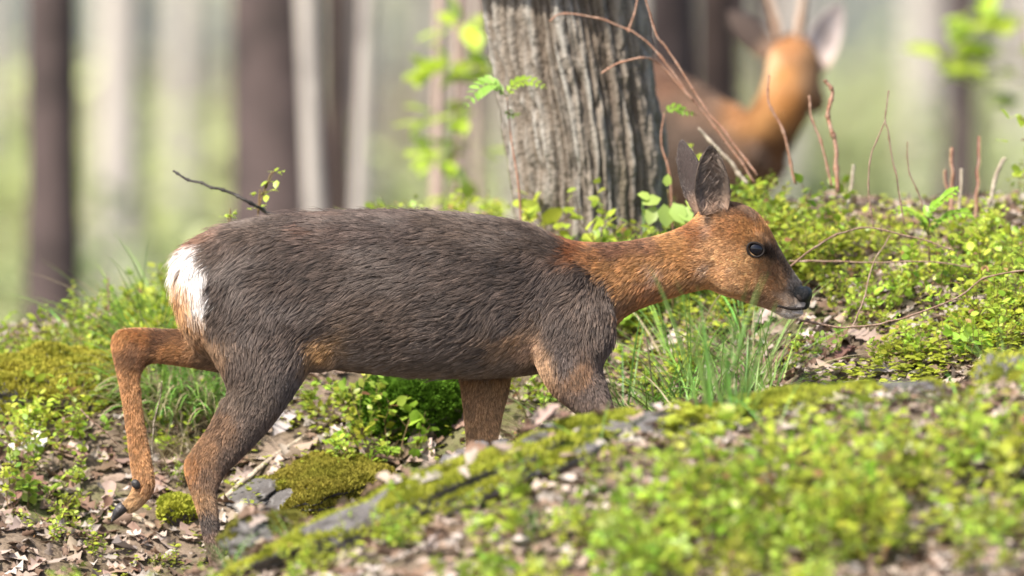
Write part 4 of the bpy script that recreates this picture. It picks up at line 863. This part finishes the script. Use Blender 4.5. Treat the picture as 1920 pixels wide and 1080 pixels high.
# ------------------------------------------------------------------ bilberry shrubs
def bilberry(seed, big=1.0):
    rg = np.random.default_rng(seed); lf, st = Bag(), Bag()
    P_, D_, U_, S_ = [], [], [], []
    def shoot(p0, d, L_, r, lvl):
        m = 6; pts = [p0]; dd = np.array(d, float)
        for k in range(m):
            dd = dd + rg.normal(size=3) * .16 + [0, 0, .05]; dd /= np.linalg.norm(dd); pts.append(pts[-1] + dd * L_ / m)
        pts = np.array(pts); V, F, T3 = tube(pts, np.linspace(r, r * .5, m + 1), 4, False); st.add(V, F)
        nl = int(L_ * (75 if lvl else 38) / big); side = 1
        for k in range(nl):
            t = (0.25 if lvl == 0 else .08) + .92 * (k + .5) / nl * (1 - (0.25 if lvl == 0 else .08)); t = min(t, .999); i_ = int(t * m); f = t * m - i_
            q = pts[i_] * (1 - f) + pts[i_ + 1] * f; ax = pts[i_ + 1] - pts[i_]; ax /= np.linalg.norm(ax)
            s = np.cross(ax, [rg.normal() * .4, rg.normal() * .4, 1]); s = s / (np.linalg.norm(s) + 1e-6) * side; side = -side
            P_.append(q); D_.append(ax * .55 + s + rg.normal(size=3) * .25); U_.append(np.array([0, 0, 1.]) + rg.normal(size=3) * .5); S_.append(rg.uniform(.013, .026) * (1.15 - .35 * t) * big)
        if lvl < 2:
            for k in range(3 if lvl == 0 else 1):
                t = rg.uniform(.35, .9); i_ = int(t * m); q = pts[i_]
                a = rg.uniform(0, 6.28); shoot(q, dd * .7 + np.array([math.cos(a), math.sin(a), .5]) * .7, L_ * rg.uniform(.35, .55), r * .6, lvl + 1)
    for k in range(rg.integers(3, 6)):
        a = rg.uniform(0, 6.28); shoot(np.array([math.cos(a), math.sin(a), 0]) * rg.uniform(0, .03) - [0, 0, .02], [math.cos(a) * .35, math.sin(a) * .35, 1], rg.uniform(.11, .20), .0014, 0)
    n = len(P_); c = np.array([.37, .48, .06]) * rg.uniform(.7, 1.15, (n, 1)) * (1 + rg.normal(size=(n, 3)) * [.08, .04, .1])
    yel = rg.uniform(size=n) < .05; c[yel] = [.34, .20, .09]
    lf.batch(LT * [1, 1.15, 1], LF, np.array(P_), rots(np.array(D_), ups=np.array(U_)), np.array(S_), c)
    return lf.mesh('foliage', M['leaf']), st.mesh('stem', M['stem'])
BIL = [bilberry(100 + s) for s in range(9)] + [bilberry(120 + s, 1.55) for s in range(3)]
rg = np.random.default_rng(55)
FG_U = [-50, 0, 300, 480, 560, 700, 900, 1050, 1300, 1500, 1700, 1900, 2000]; FG_V = [1040, 1035, 1040, 1040, 975, 895, 850, 792, 748, 705, 680, 640, 630]
BG_U = [-50, 0, 200, 300, 335, 420, 500, 640, 800, 950, 1000, 1250, 1330, 1400, 1500, 1600, 1700, 1900]; BG_V = [590, 565, 515, 470, 460, 405, 395, 372, 372, 362, 372, 350, 350, 315, 325, 370, 345, 300]
SHB = [0]
def shrub(u, Y, s, label, group, force=False):
    b_ = on_ground(u, Y, -.005); top = pix((b_ + [0, 0, .19 * s])[None])
    lim = np.interp(u, FG_U, FG_V) if Y < .2 else np.interp(u, BG_U, BG_V)
    if not force and top[1][0] < lim: return False
    k = int(rg.integers(0, len(BIL))); t = thing('bilberry_shrub', label, 'shrub', group, b_)
    t.scale = (s * rg.uniform(.9, 1.1), s * rg.uniform(.9, 1.1), s); t.rotation_euler = (rg.normal() * .1, rg.normal() * .1, rg.uniform(0, 6.28))
    obj('foliage', BIL[k][0], t); obj('stem', BIL[k][1], t); SHB[0] += 1
    return True
def shrubs(n, u0, u1, y0, y1, s0, s1, label, group, reject=None):
    k = tries = 0
    while k < n and tries < n * 30:
        tries += 1; u, Y = rg.uniform(u0, u1), rg.uniform(y0, y1)
        if reject and reject(u, Y): continue
        if shrub(u, Y, rg.uniform(s0, s1), label, group): k += 1
L1 = 'bright green bilberry sprig on the bank behind the raised hind leg'; G1 = 'bilberry on the bank behind the raised leg'
shrubs(26, -40, 350, 1.05, 1.55, .5, .85, L1, G1); shrubs(12, 180, 345, .95, 1.45, .8, 1.25, L1, G1); shrubs(9, 0, 340, .75, 1.05, .5, .8, L1, G1)
L2 = 'bilberry sprig growing from the leaf litter around the raised hind leg'; G2 = 'bilberry near the white dead leaf'
for u, Y, s in ((30, .52, .8), (90, .55, .9), (10, .38, .85), (60, .40, .7), (150, .7, .7), (120, .35, .6), (170, .62, .6), (200, .75, .6), (60, .68, .7), (15, .62, .8), (140, .48, .5), (310, .62, .5), (345, .5, .4), (180, .2, .4), (300, .22, .35), (95, .25, .5)): shrub(u, Y, s, L2, G2, True)
L3 = 'bilberry sprig showing over the back of the doe'; G3 = 'bilberry on the crest behind the doe'
shrubs(16, 600, 1000, 1.3, 1.6, .5, .9, L3, G3)
L4 = 'bilberry sprig under the belly of the doe'; G4 = 'bilberry under the belly'
for u, Y, s in ((625, .62, .8), (660, .58, .9), (700, .55, 1.0), (735, .52, .9), (600, .7, .7), (690, .5, .8), (985, .62, .8), (1010, .60, .7), (1035, .66, .8), (640, .5, .5), (720, .66, .8), (960, .5, .5)): shrub(u, Y, s, L4, G4, True)
L5 = 'bilberry sprig between the oak foot and the neck of the doe'; G5 = 'bilberry by the oak foot'
shrubs(20, 1000, 1340, .85, 1.2, .5, .85, L5, G5)
L6 = 'dense bilberry sprig on the slope beyond the muzzle of the doe'; G6 = 'bilberry on the slope beyond the muzzle'
shrubs(26, 1350, 1560, .75, 1.35, .7, 1.15, L6, G6); shrubs(30, 1560, 1980, .55, 1.5, .5, .9, L6, G6); shrubs(34, 1480, 1980, .12, .75, .35, .75, L6, G6); shrubs(10, 1180, 1340, .5, .85, .35, .6, L5, G5); shrubs(10, 1750, 1980, .0, .5, .7, 1.0, L6, G6)
L7 = 'soft blurred bilberry sprig on the near mound'; G7 = 'bilberry on the near mound'
shrubs(44, 1180, 1980, -2.35, -1.3, .65, 1.25, L7, G7); shrubs(12, 760, 1200, -2.2, -1.55, .4, .8, L7, G7); shrubs(14, -20, 620, -1.75, -1.15, .4, .9, L7, G7); shrubs(12, 480, 800, -1.75, -1.5, .3, .6, L7, G7); shrubs(20, 900, 1980, -2.75, -2.25, .5, .9, L7, G7)
def shrub_to(u, Y, row, label, group):
    b_ = on_ground(u, Y); s_ = (P(u, row, Y)[2] - b_[2]) / .17
    if s_ > .3: shrub(u, Y, min(s_, 1.5), label, group, True)
for u in range(975, 1345, 17): shrub_to(u + rg.normal() * 6, rg.uniform(.86, 1.05), rg.uniform(372, 425) - 14 * (u < 1010), L5, G5)
for u in range(640, 830, 19): shrub_to(u + rg.normal() * 5, rg.uniform(1.25, 1.5), rg.uniform(358, 388), L3, G3)
for u in range(840, 965, 20): shrub_to(u + rg.normal() * 5, rg.uniform(1.35, 1.6), rg.uniform(345, 385), L3, G3)
for u in range(1340, 1500, 20): shrub_to(u + rg.normal() * 5, rg.uniform(.95, 1.3), rg.uniform(310, 360), L6, G6)
# fine ground cover between them
def cover():
    rg = np.random.default_rng(91); b = Bag(); n = 0
    for (m, u0, u1, y0, y1, sz) in ((1300, 1430, 1990, .0, .8, .018), (350, 1150, 1460, .3, .9, .015), (500, 1350, 1990, .6, 1.4, .016), (350, -40, 400, .55, 1.4, .014), (250, 450, 1080, .3, .8, .012), (420, 1250, 1990, -2.3, -1.25, .022), (150, 500, 1250, -2.2, -1.4, .018), (60, 150, 500, .1, .5, .012)):
        x, y, z = scatter(m, rg, u0, u1, y0, y1); keep = noise(np.stack([x, y, z * 0], 1), 7, 12) > -.2; x, y, z = x[keep], y[keep], z[keep]; m = len(x)
        for q in range(3):
            a = rg.uniform(0, 6.28, m); d = np.stack([np.cos(a), np.sin(a), rg.uniform(-.1, .35, m)], 1); h = rg.uniform(.012, .04, m)
            b.batch(LT * [1, 1.35, 1], LF, np.stack([x, y, z + h], 1), rots(d, ups=np.array([[0, -.25, 1.]]) + rg.normal(size=(m, 3)) * .25), rg.uniform(.7, 1.3, m) * sz, np.array([.34, .45, .05]) * rg.uniform(.7, 1.25, (m, 1)))
    tag(obj('ground_cover', b.mesh('ground_cover', M['leaf'])), 'low round leaved ground cover between the bilberry and dead leaves', 'ground cover', kind='stuff')
cover()

# ------------------------------------------------------------------ grass
def tuft_mesh(seed, n, L0, L1_, spread, wd, lean=(0, 0), dry=.12, droop=1.0, base_r=.03):
    rg = np.random.default_rng(seed); b = Bag(); m = 7
    for k in range(n):
        a = rg.uniform(0, 6.28); L_ = rg.uniform(L0, L1_); d = np.array([math.cos(a) * spread * rg.uniform(.2, 1) + lean[0], math.sin(a) * spread * rg.uniform(.2, 1) + lean[1], 1.0]); d /= np.linalg.norm(d)
        p = np.array([math.cos(a), math.sin(a), 0]) * rg.uniform(0, base_r); g = rg.uniform(.3, 1.1) * droop; pts = [p - [0, 0, .01]]
        for i in range(m):
            d = d + np.array([d[0] * .12, d[1] * .12, -.17 * g * (i / m + .35)]); d /= np.linalg.norm(d); pts.append(pts[-1] + d * L_ / m)
        pts = np.array(pts); side = np.cross(d, [0, 0, 1]) + rg.normal(size=3) * .35; side /= np.linalg.norm(side)
        w_ = wd * rg.uniform(.6, 1.2) * np.array([.7, 1, 1, .95, .85, .7, .45, .06])
        fold = np.cross(side, d); fold /= np.linalg.norm(fold)
        V = np.concatenate([pts - side * w_[:, None] / 2, pts + fold * w_[:, None] * .18, pts + side * w_[:, None] / 2]); q = np.arange(m); M_ = m + 1
        F = np.vstack([np.stack([q, q + 1, M_ + q + 1, M_ + q], 1), np.stack([M_ + q, M_ + q + 1, 2 * M_ + q + 1, 2 * M_ + q], 1)])
        c = np.array([.40, .34, .20]) * rg.uniform(.7, 1.1) if rg.uniform() < dry else np.array([.17, .29, .06]) * rg.uniform(.7, 1.4) * (1 + rg.normal(size=3) * .1)
        b.add(V, F, np.abs(c))
    return b.mesh('grass_tuft', M['grass'])
TUF = [tuft_mesh(s, 26, .15, .36, .95, .0042) for s in range(3)] + [tuft_mesh(7, 15, .16, .34, .26, .0085, droop=.4, dry=.0)] + [tuft_mesh(8, 42, .16, .30, .6, .0042, lean=(-.1, -.6), droop=1.8, dry=.35)]
DRY = tuft_mesh(9, 34, .08, .2, 1.0, .0028, dry=1.0, droop=1.6)
def tuft(u, Y, s, k, label, group=None, rz=None, me=None):
    o = obj('grass_tuft', me or TUF[k], None, on_ground(u, Y, -.005)); o.scale = (s, s, s); o.rotation_euler.z = rg.uniform(0, 6.28) if rz is None else rz
    tag(o, label, 'grass', group)
LG, GG = 'arching green grass tuft below the neck of the doe', 'grass below the neck'
for u, Y, s in ((1150, .30, .95), (1185, .22, 1.0), (1215, .33, 1.05), (1250, .25, 1.0), (1285, .35, 1.1), (1320, .22, 1.0), (1350, .3, .95), (1235, .45, 1.0), (1300, .5, 1.0), (1380, .35, .85), (1420, .42, .9), (1450, .3, .8), (1170, .5, 1.0), (1270, .6, 1.0), (1400, .6, .9)): tuft(u, Y, s, int(rg.integers(0, 3)), LG, GG)
tuft(1345, -1.32, .95, 3, 'tall upright grass tuft, blurred, rising from the near mound below the throat')
tuft(1385, -1.34, .75, 3, 'shorter upright grass tuft beside the tall blurred one')
tuft(1395, -.55, .9, 3, 'slim grass tuft whose blades cross the jaw of the doe', rz=1.2)
LG, GG = 'drooping grass tuft hanging down the bank behind the hind legs', 'grass hanging on the bank'
for u, Y, s in ((300, .80, 1.0), (340, .74, 1.05), (385, .78, 1.0), (420, .72, .9), (265, .86, .8), (455, .78, .8), (320, .84, 1.1), (362, .80, 1.1), (400, .84, 1.0), (290, .72, .9)): tuft(u, Y, s, 4, LG, GG, rz=rg.normal() * .3)
LG, GG = 'thin grass tuft among the bilberry on the left crest', 'grass on the left crest'
for u, Y, s in ((270, 1.25, .7), (310, 1.15, .75), (230, 1.2, .6), (325, 1.3, .7), (190, 1.1, .6), (255, 1.1, .95), (285, 1.0, 1.0), (318, 1.05, 1.05), (150, 1.2, .7)): tuft(u, Y, s, int(rg.integers(0, 3)), LG, GG)
LG, GG = 'grass tuft at the foot of the ridged oak', 'grass at the oak foot'
for u, Y, s in ((1010, .98, .6), (1060, .95, .75), (1110, .92, .75), (1150, .96, .7), (1190, .9, .8), (1230, .92, .85), (1265, .95, .7), (1090, 1.05, .8), (1210, 1.0, .9), (1280, .85, .8)): tuft(u, Y, s, int(rg.integers(0, 3)), LG, GG)
LG, GG = 'dry straw tuft lying between the front legs of the doe', 'dry straw by the front legs'
for u, Y, s in ((1040, .50, .9), (1075, .42, 1.0), (1010, .55, .8), (1110, .36, 1.0)): tuft(u, Y, s, 0, LG, GG, me=DRY)
LG, GG = 'dry straw tuft on the bank behind the standing hind leg', 'dry straw by the hind legs'
for u, Y, s in ((330, .55, .9), (370, .60, 1.0), (410, .55, .9), (300, .62, .8)): tuft(u, Y, s, 0, LG, GG, me=DRY)
LG, GG = 'short blurred grass tuft on the near mound', 'grass on the near mound'
for u, Y, s in ((1120, -1.5, .45), (1450, -1.5, .5), (1620, -1.6, .5), (1800, -1.5, .5), (1000, -1.8, .4), (560, -1.5, .45), (430, -1.4, .4), (1880, -1.2, .6)): tuft(u, Y, s, int(rg.integers(0, 3)), LG, GG)

# ------------------------------------------------------------------ twigs and sticks
def twig(label, pts, r0, r1, mat_='twig', name='bare_twig', buds=True, forks=(), group=None, cat='twig', root=True):
    """thin wood along pixels (u, v, Y); forks are further pixel paths of the same twig"""
    B = Bag(); W = [P(*q) for q in pts]; base = W[0].copy()
    for pth, a, c in [(pts, r0, r1)] + [(f, r0 * .6, r1 * .7) for f in forks]:
        a, c = a * .64, c * .64
        q = smooth_path([P(*k) for k in pth], max(14, 8 * len(pth))) - base; n = len(q)
        q = q + np.stack([noise(q + base, 45, s) for s in (1, 2, 3)], 1) * min(a, .004) * .9
        rad = np.linspace(a, c, n)
        if buds: rad = rad * (1 + .55 * (np.arange(n) % 7 == 4))
        V, F, T3 = tube(q, rad, 7); B.add(V, F); B.f3.append(T3 + B.n - len(V))
    return tag(obj(name, B.mesh(name, M[mat_]), None, base), label, cat, group)
twig('dark crooked bare twig with a cut pale end pointing left above the rump', [(560, 425, .6), (500, 398, .55), (470, 380, .5), (440, 365, .5), (405, 352, .5), (380, 345, .5), (350, 336, .5), (324, 320, .5)], .0055, .0035, 'darktwig')
leafy_sapling('bilberry_shoot', 'small leafy shoot rising over the hips beside the dark crooked twig', [(478, 520), (484, 400), (494, 365), (514, 322)], [(516, 322, 5, .006), (508, 340, 4, .005), (490, 362, 5, .007), (480, 390, 5, .007), (500, 358, 4, .006)], .62, .015, .0016, 'stem')
leafy_sapling('bilberry_shoot', 'tiny leafy shoot at the hips below the dark crooked twig', [(432, 520), (432, 430), (430, 405)], [(432, 402, 5, .005), (426, 408, 4, .005)], .62, .014, .0014, 'stem')
S = 'redtwig'
twig('long reddish bramble stem slanting from the oak to the cut stems', [(1420, 330, .75), (1370, 262, .75), (1320, 200, .75), (1290, 150, .75), (1250, 90, .75), (1225, 50, .75), (1205, -30, .75)], .004, .0025, S)
twig('second reddish bramble stem slanting behind the ears of the doe', [(1418, 345, .85), (1350, 250, .85), (1300, 190, .85), (1215, 80, .85), (1140, 40, .85), (1060, 25, .85), (1030, 40, .85)], .0036, .002, S)
twig('short reddish twig crossing the oak bark', [(1128, 138, .8), (1160, 118, .8), (1205, 108, .8), (1235, 120, .85), (1300, 190, .85)], .003, .003, S)
twig('thin reddish twig hanging over the oak bark near the top', [(1178, 60, .85), (1190, 25, .85), (1202, -30, .85)], .003, .0025, S)
twig('pale thick twig slanting behind the far ear', [(1400, 345, 1.0), (1360, 290, 1.0), (1310, 240, 1.0)], .006, .004, 'palestick')
twig('reddish forked twig rising in front of the buck', [(1490, 345, .9), (1470, 250, .9), (1440, 190, .9), (1442, 140, .9)], .0042, .0032, S)
twig('reddish twig leaning in front of the buck shoulder', [(1560, 350, .9), (1540, 270, .9), (1520, 215, .9), (1518, 180, .9)], .004, .003, S)
twig('thick crooked pinkish stem beside the buck neck', [(1572, 360, .8), (1565, 260, .8), (1553, 210, .8), (1560, 175, .8), (1547, 150, .8)], .007, .0055, S)
twig('dark thin twig arching up from the slope beyond the muzzle', [(1638, 428, .55), (1628, 350, .55), (1635, 290, .55), (1660, 225, .55)], .0026, .0022, 'twig')
twig('slim upright twig with a bud at its tip among the bilberry', [(1695, 420, .6), (1680, 330, .6), (1665, 250, .6), (1660, 225, .6), (1667, 170, .6)], .0026, .002, 'twig')
twig('short slim twig right of the forked pair', [(1755, 450, .7), (1720, 360, .7), (1703, 315, .7), (1701, 265, .7)], .0026, .0018, 'twig')
twig('dark branch arching over the slope in front of the muzzle', [(1478, 502, .35), (1520, 470, .38), (1570, 440, .42), (1630, 428, .45), (1690, 440, .45), (1740, 452, .45), (1790, 470, .45)], .0030, .0022, 'twig')
twig('long thin bramble sweeping under the muzzle up to the right', [(1500, 600, .1), (1560, 612, .12), (1600, 613, .12), (1660, 605, .13), (1740, 580, .15), (1800, 555, .18), (1850, 520, .2), (1930, 506, .2)], .0032, .0024, 'twig')
twig('thin stem dropping from the arching branch to the bramble', [(1597, 615, .14), (1620, 560, .25), (1635, 500, .35), (1668, 442, .44)], .0024, .0018, 'twig')
twig('thin dark stick lying across the slope in front of the brow', [(1480, 490, .5), (1560, 490, .5), (1650, 492, .5), (1740, 490, .5), (1820, 500, .5)], .003, .002, 'twig')
for k, (u, v0, v1, lean, r) in enumerate(((1785, 345, 276, 2, .0065), (1803, 370, 318, 4, .0060), (1838, 385, 255, 14, .006), (1868, 385, 298, 25, .0075), (1600, 350, 310, 26, .006), (1770, 350, 318, -38, .0055))):
    Yq = 1.15; g = on_ground(u - lean, Yq); v0 = max(v0, float(pix(g[None])[1][0]) + 4)
    twig(['straight cut stem standing pale on the crest', 'short pale cut stem with a frayed white top', 'tall cut stem leaning on the right crest', 'thick crooked cut stem at the right end of the crest', 'curved pale cut stem behind the bilberry', 'leaning pale cut stem behind the fern'][k], [(u - lean, v0, Yq), (u - lean * .4, (v0 + v1) / 2, Yq), (u + (6 if k == 3 else 0), v1 + 14, Yq), (u + (18 if k == 3 else 0), v1, Yq)], r, r * .8, 'palestick' if k in (1, 3, 4) else S, 'cut_stem', buds=False, cat='stem')
def stick(label, u0, v0, u1, v1, r, mat_='palestick', bow=0.0):
    Y0, Y1 = depth_of(u0, v0), depth_of(u1, v1); a, b_ = P(u0, v0, Y0), P(u1, v1, Y1); mid = (a + b_) / 2
    mid[2] = max(mid[2] + bow, gz(mid[0], mid[1]) + r)
    B = Bag(); q = smooth_path([a, mid, b_], 26); q = q + np.stack([noise(q, 40, s) for s in (1, 2, 3)], 1) * .003
    V, F, T3 = tube(q - a, r * np.linspace(1, .75, 26) * (1 + .25 * noise(q, 90, 4)), 8); B.add(V, F); B.f3.append(T3)
    tag(obj('fallen_stick', B.mesh('fallen_stick', M[mat_]), None, a), label, 'stick')
stick('pale fallen stick leaning up the slope behind the standing hind leg', 415, 940, 600, 798, .0055)
stick('grey stick lying in the litter right of the standing hind leg', 420, 1010, 540, 965, .004)
stick('short pale broken stick behind the standing hind leg', 338, 800, 355, 850, .005)
stick('weathered forked stick lying in the litter below the raised hoof', 195, 940, 290, 990, .006)
stick('thin brown stick across the mossy boulder at left', 10, 735, 110, 765, .003, 'twig')
stick('thin stick leaning up against the yellow moss boulder', 5, 800, 70, 690, .003, 'twig')
stick('brown stick in the litter left of the raised hoof', 60, 985, 190, 1010, .0045, 'twig')
stick('pale long stick lying on the right crest', 1560, 372, 1780, 412, .006, 'palestick')
stick('grey stick lying under the bilberry at the right slope', 1600, 400, 1800, 425, .005, 'twig')
stick('dark stick lying in the plants below the arching branch', 1500, 570, 1640, 566, .0035, 'twig')
twig('thin leaning twig with catkin rust buds behind the raised leg', [(285, 870, .4), (288, 800, .36), (300, 745, .33), (304, 715, .3)], .0022, .0016, 'palestick')
twig('fine twig with forks across the litter by the raised cannon', [(150, 768, .4), (190, 805, .4), (240, 850, .42)], .0024, .0016, 'twig')
twig('thin upright dead stem among the bilberry on the left crest', [(203, 620, 1.1), (205, 560, 1.1), (203, 520, 1.1)], .004, .003, 'twig')
twig('blurred pale broken twig standing on the near mound', [(918, 950, -1.35), (924, 905, -1.36), (932, 865, -1.38)], .004, .003, 'palestick')

# ------------------------------------------------------------------ pinnate leaves
def frond(B, pts, n, L0, Lmid, colr, rgq, up=(0, -.5, .8)):
    q = smooth_path(pts, n + 2); w_ = np.gradient(q, axis=0)
    V, F, T3 = tube(q, .0012, 4); B.add(V, F, np.array([.16, .17, .05]))
    for s in (-1, 1):
        d = w_[1:-1] / np.linalg.norm(w_[1:-1], axis=1)[:, None]; sd = np.cross(d, np.array(up)) * s; sd /= np.linalg.norm(sd, axis=1)[:, None]
        t = np.linspace(0, 1, n); L_ = L0 + (Lmid - L0) * np.sin(math.pi * np.clip(t * .8 + .2, 0, 1))
        B.batch(LT * [1, .85, 1], LF, q[1:-1], rots(sd + d * .55, ups=np.tile(up, (n, 1)) + rgq.normal(size=(n, 3)) * .2), L_, np.array(colr) * rgq.uniform(.85, 1.15, (n, 1)))
rgq = np.random.default_rng(66)
def pinnate(name, label, base_uv, Y, leaves, stem, cat='plant'):
    base = on_ground(*base_uv, -.01); t = thing(name, label, cat, None, base)
    q = smooth_path([base] + [P(u, v, Y) for u, v in stem], 16) - base; V, F, T3 = tube(q, np.linspace(.0035, .0014, 16), 6)
    obj('stem', mesh_np('stem', V, [F, T3], M['redtwig']), t)
    for pts, n, L0, Lm, c in leaves:
        B = Bag(); frond(B, [P(u, v, Y + dy) - base for u, v, dy in pts], n, L0, Lm, c, rgq); obj('leaf', B.mesh('leaf', M['bigleaf']), t)
pinnate('rowan_seedling', 'rowan seedling with serrated pinnate leaves in front of the oak bark', (985, .95), .9, [([(950, 182, 0), (925, 158, -.02), (895, 170, -.03), (868, 205, -.04)], 9, .010, .034, (.22, .36, .07)), ([(950, 182, 0), (965, 158, -.01), (995, 152, -.02), (1026, 166, -.03)], 8, .010, .024, (.24, .36, .035)), ([(952, 200, 0), (958, 215, 0), (978, 214, -.01)], 4, .008, .014, (.14, .26, .03))], [(975, 380), (960, 270), (950, 182)], 'seedling')
pinnate('rowan_seedling', 'small rowan leaf showing right of the oak in front of the buck', (1262, .95), .9, [([(1245, 212, 0), (1262, 202, 0), (1282, 208, 0), (1305, 215, 0)], 6, .010, .020, (.18, .33, .03))], [(1258, 350), (1240, 270), (1245, 212)], 'seedling')
pinnate('fern', 'fresh green fern fronds in the plants below the cut stems', (1745, .75), .7, [([(1740, 440, 0), (1745, 400, -.02), (1770, 372, -.05), (1800, 352, -.06)], 11, .012, .034, (.25, .42, .04)), ([(1740, 440, 0), (1725, 410, -.02), (1700, 395, -.05), (1670, 398, -.06)], 9, .010, .028, (.24, .38, .04)), ([(1742, 440, 0), (1765, 412, -.03), (1800, 400, -.06), (1825, 402, -.06)], 9, .010, .028, (.24, .40, .04))], [(1742, 470), (1740, 440)], 'fern')
def big_leaves():
    B = Bag()
    base = on_ground(1262, .82); t = thing('oak_seedling', 'seedling with broad pale green leaves just behind the far ear', 'seedling', None, base)
    for k, (u, v, d, s) in enumerate(((1228, 385, (-.3, -.3, -.9), .042), (1245, 382, (.1, -.3, -.9), .05), (1262, 380, (.4, -.3, -.8), .048), (1240, 372, (-.8, -.2, -.2), .04), (1285, 376, (.9, -.2, -.5), .042), (1275, 388, (.6, -.4, -.7), .04), (1250, 350, (.1, -.3, .9), .026), (1222, 372, (-.9, -.2, .3), .03))):
        b_ = Bag(); b_.batch(LT * [1, 1.3, 1], LF, (P(u, v, .78) - base)[None], rots(np.array([d], float), ups=np.array([[.3 * math.sin(k * 2.1), -.7, .6]])), np.array([s]), np.array([[.34, .46, .10]]) * (.8 + .06 * k)); obj('leaf', b_.mesh('leaf', M['bigleaf']), t)
    q = smooth_path([np.zeros(3), P(1258, 420, .8) - base, P(1252, 355, .78) - base], 10); V, F, T3 = tube(q, .0016, 5); obj('stem', mesh_np('stem', V, [F, T3], M['stem']), t)
big_leaves()
